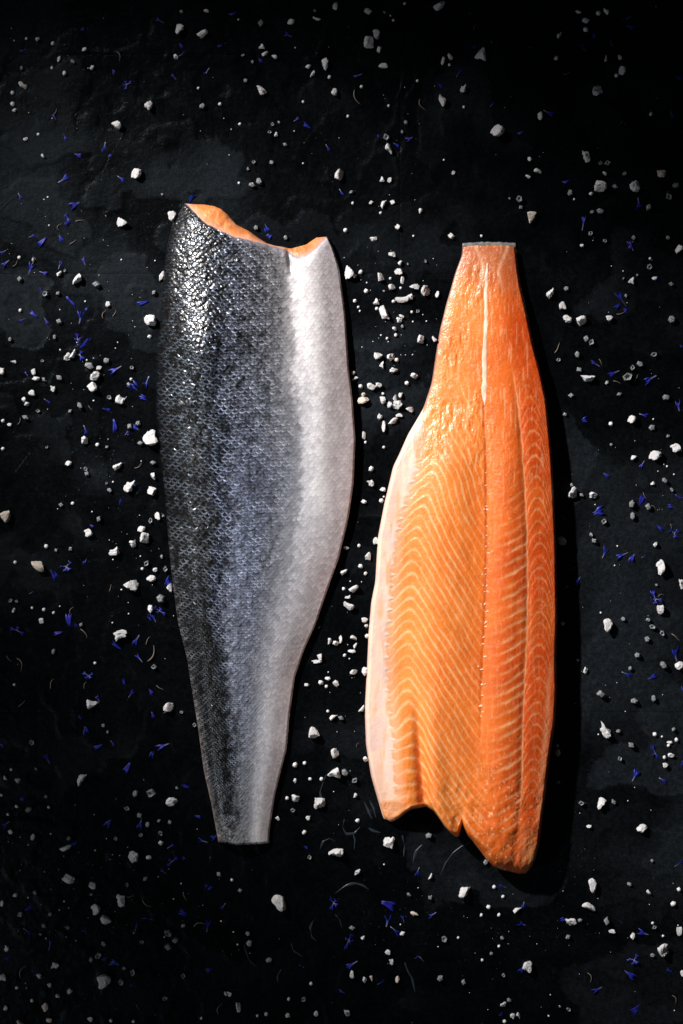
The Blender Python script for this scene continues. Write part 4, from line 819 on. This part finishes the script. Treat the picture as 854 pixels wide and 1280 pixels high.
STREAKS = [[(431, 1024), (428, 1034), (433, 1043), (444, 1042), (450, 1034)], [(441, 1041), (444, 1050), (443, 1062)], [(455, 1002), (460, 1012), (465, 1024)], [(462, 1000), (467, 1010), (470, 1022)], [(419, 1117), (431, 1108), (444, 1104), (454, 1107), (461, 1112)],
  [(551, 1094), (557, 1080), (566, 1067), (578, 1058), (590, 1052)], [(419, 1143), (425, 1150), (428, 1161)], [(506, 1203), (510, 1214), (516, 1224), (519, 1240)], [(503, 1044), (506, 1058), (505, 1071)], [(459, 1034), (467, 1039), (476, 1041)], [(364, 1179), (367, 1189), (378, 1196)],
  [(352, 1212), (347, 1220), (348, 1229)], [(305, 1181), (309, 1194), (313, 1203), (322, 1209)], [(392, 1150), (388, 1160), (390, 1172), (397, 1177)], [(400, 1062), (404, 1052), (412, 1048), (420, 1052)], [(408, 968), (400, 990), (404, 1006)], [(516, 1080), (520, 1066), (528, 1056)]]
def streak(pl, k):
    P = np.array(pl, float); t = np.linspace(0, len(P) - 1, 26); X = np.interp(t, np.arange(len(P)), P[:, 0]); Y = np.interp(t, np.arange(len(P)), P[:, 1])
    ker = np.array([1, 2, 3, 2, 1.]) / 9; X[2:-2] = np.convolve(X, ker, 'valid'); Y[2:-2] = np.convolve(Y, ker, 'valid')
    dx = np.gradient(X); dy = np.gradient(Y); q = np.hypot(dx, dy); nx, ny = -dy / q, dx / q
    wv = .75 * (.35 + 2.8 * vnoise(t * 1.3 + 3 * k, t * 0 + k, 96)) * np.sin(np.linspace(.1, 3.04, 26)) ** .6
    a = np.linspace(-1, 1, 7); Xg = X[:, None] + nx[:, None] * wv[:, None] * a; Yg = Y[:, None] + ny[:, None] * wv[:, None] * a
    Zg = slate_h(Xg, Yg) - .1 + .75 * np.sqrt(1 - a ** 2)[None] * (wv / wv.max())[:, None] ** .5
    return raw_mesh('brine_streak', plan_to_world(Xg, Yg, Zg).reshape(-1, 3), grid_faces(26, 7))
rows = []
for k, pl in enumerate(STREAKS):
    o = link('brine_streak', streak(pl, k), M['brine']); rows.append((o, pl[len(pl) // 2][0], pl[len(pl) // 2][1], 'curling milky brine streak'))
give_labels(rows, 'brine streak', 'milky brine streaks dried on the slate')

# uncountable fine stuff: salt dust and water beads
def scatter_mesh(name, pts, sizes, hz, kind_m, seed):
    r = np.random.default_rng(seed); V = []; F = []
    for (x, y), s in zip(pts, sizes):
        z0 = float(slate_h(x, y)) - .15; n = 6; b0 = len(V); a0 = r.uniform(0, 6.28)
        for k, (rr, zz) in enumerate(((1, 0), (.85, .55), (.4, .95))):
            for j in range(n):
                q = a0 + 2 * math.pi * j / n; e = rr * s * .5 * (1 + r.uniform(-.2, .2)); V.append(W3(x + e * math.cos(q), y + e * math.sin(q), z0 + zz * s * hz))
        for k in range(2):
            for j in range(n): F.append([b0 + k * n + j, b0 + k * n + (j + 1) % n, b0 + (k + 1) * n + (j + 1) % n, b0 + (k + 1) * n + j][::-1])
        F.append([b0 + 2 * n + j for j in range(n)][::-1])
    o = link(name, raw_mesh(name, V, F), kind_m); o['kind'] = 'stuff'; return o
def spread(cl, n, seed):
    r = np.random.default_rng(seed); out = []
    wts = np.array([c[4] for c in cl], float); wts /= wts.sum()
    for i in r.choice(len(cl), n, p=wts):
        cx, cy, sx, sy, _ = cl[i]; out.append((float(r.normal(cx, sx)), float(r.normal(cy, sy))))
    return out
def off_fish(pts):
    out = []
    for x, y in pts:
        if not (-20 < x < 880 and -20 < y < 1300): continue
        if 250 < y < 1060 and AL(y) - 2 < x < AR(y) + 2: continue
        if 298 < y < 1095 and BL(y) - 2 < x < BR(y) + 2: continue
        out.append((x, y))
    return out
dust = off_fish(spread([(130, 480, 60, 90, 3), (180, 700, 40, 80, 2), (60, 1150, 60, 90, 3), (200, 1120, 60, 60, 2), (420, 150, 120, 90, 2), (490, 400, 30, 60, 2), (430, 800, 25, 120, 2), (780, 700, 50, 260, 4), (640, 1180, 120, 60, 2), (60, 90, 50, 50, 1), (760, 120, 80, 80, 1), (90, 300, 50, 50, 1)], 520, 1))
dsz = np.random.default_rng(2).gamma(2.0, .55, len(dust)).clip(.7, 2.6)
dust = dust + [(t[0], t[1]) for t in crumbs]; dsz = np.concatenate([dsz, [max(t[2], t[3]) * 1.0 for t in crumbs]])
o = scatter_mesh('salt_dust', dust, dsz, .6, M['salt_white'], 3); o['label'] = 'fine white salt dust sprinkled over the slate'
beads = off_fish(spread([(205, 285, 22, 22, 3), (165, 300, 16, 18, 3), (125, 555, 34, 26, 4), (120, 640, 50, 40, 3), (30, 560, 20, 30, 1), (10, 250, 12, 22, 1), (70, 130, 14, 14, 1), (500, 1130, 60, 30, 3), (710, 1050, 16, 50, 4), (770, 1110, 40, 30, 3), (440, 200, 50, 30, 2), (640, 1150, 60, 40, 2), (30, 1000, 30, 40, 1), (830, 860, 16, 20, 1), (300, 200, 200, 120, 3), (780, 600, 60, 260, 3), (100, 450, 90, 200, 3), (430, 640, 30, 260, 2), (480, 1150, 120, 60, 3)], 1700, 5))
bsz = np.random.default_rng(6).gamma(1.8, .45, len(beads)).clip(.6, 2.4)
for pl in BEAD_LINES:
    for (ax, ay), (bx, by) in zip(pl, pl[1:]):
        for q in np.arange(0, 1, 2.1 / math.hypot(bx - ax, by - ay)):
            if R.random() < .8: beads.append((ax + (bx - ax) * q + R.uniform(-.7, .7), ay + (by - ay) * q)); bsz = np.append(bsz, R.uniform(1.2, 2.8))
o = scatter_mesh('water_beads', beads, bsz, .42, M['water'], 7); o['label'] = 'tiny water beads clinging to the slate'
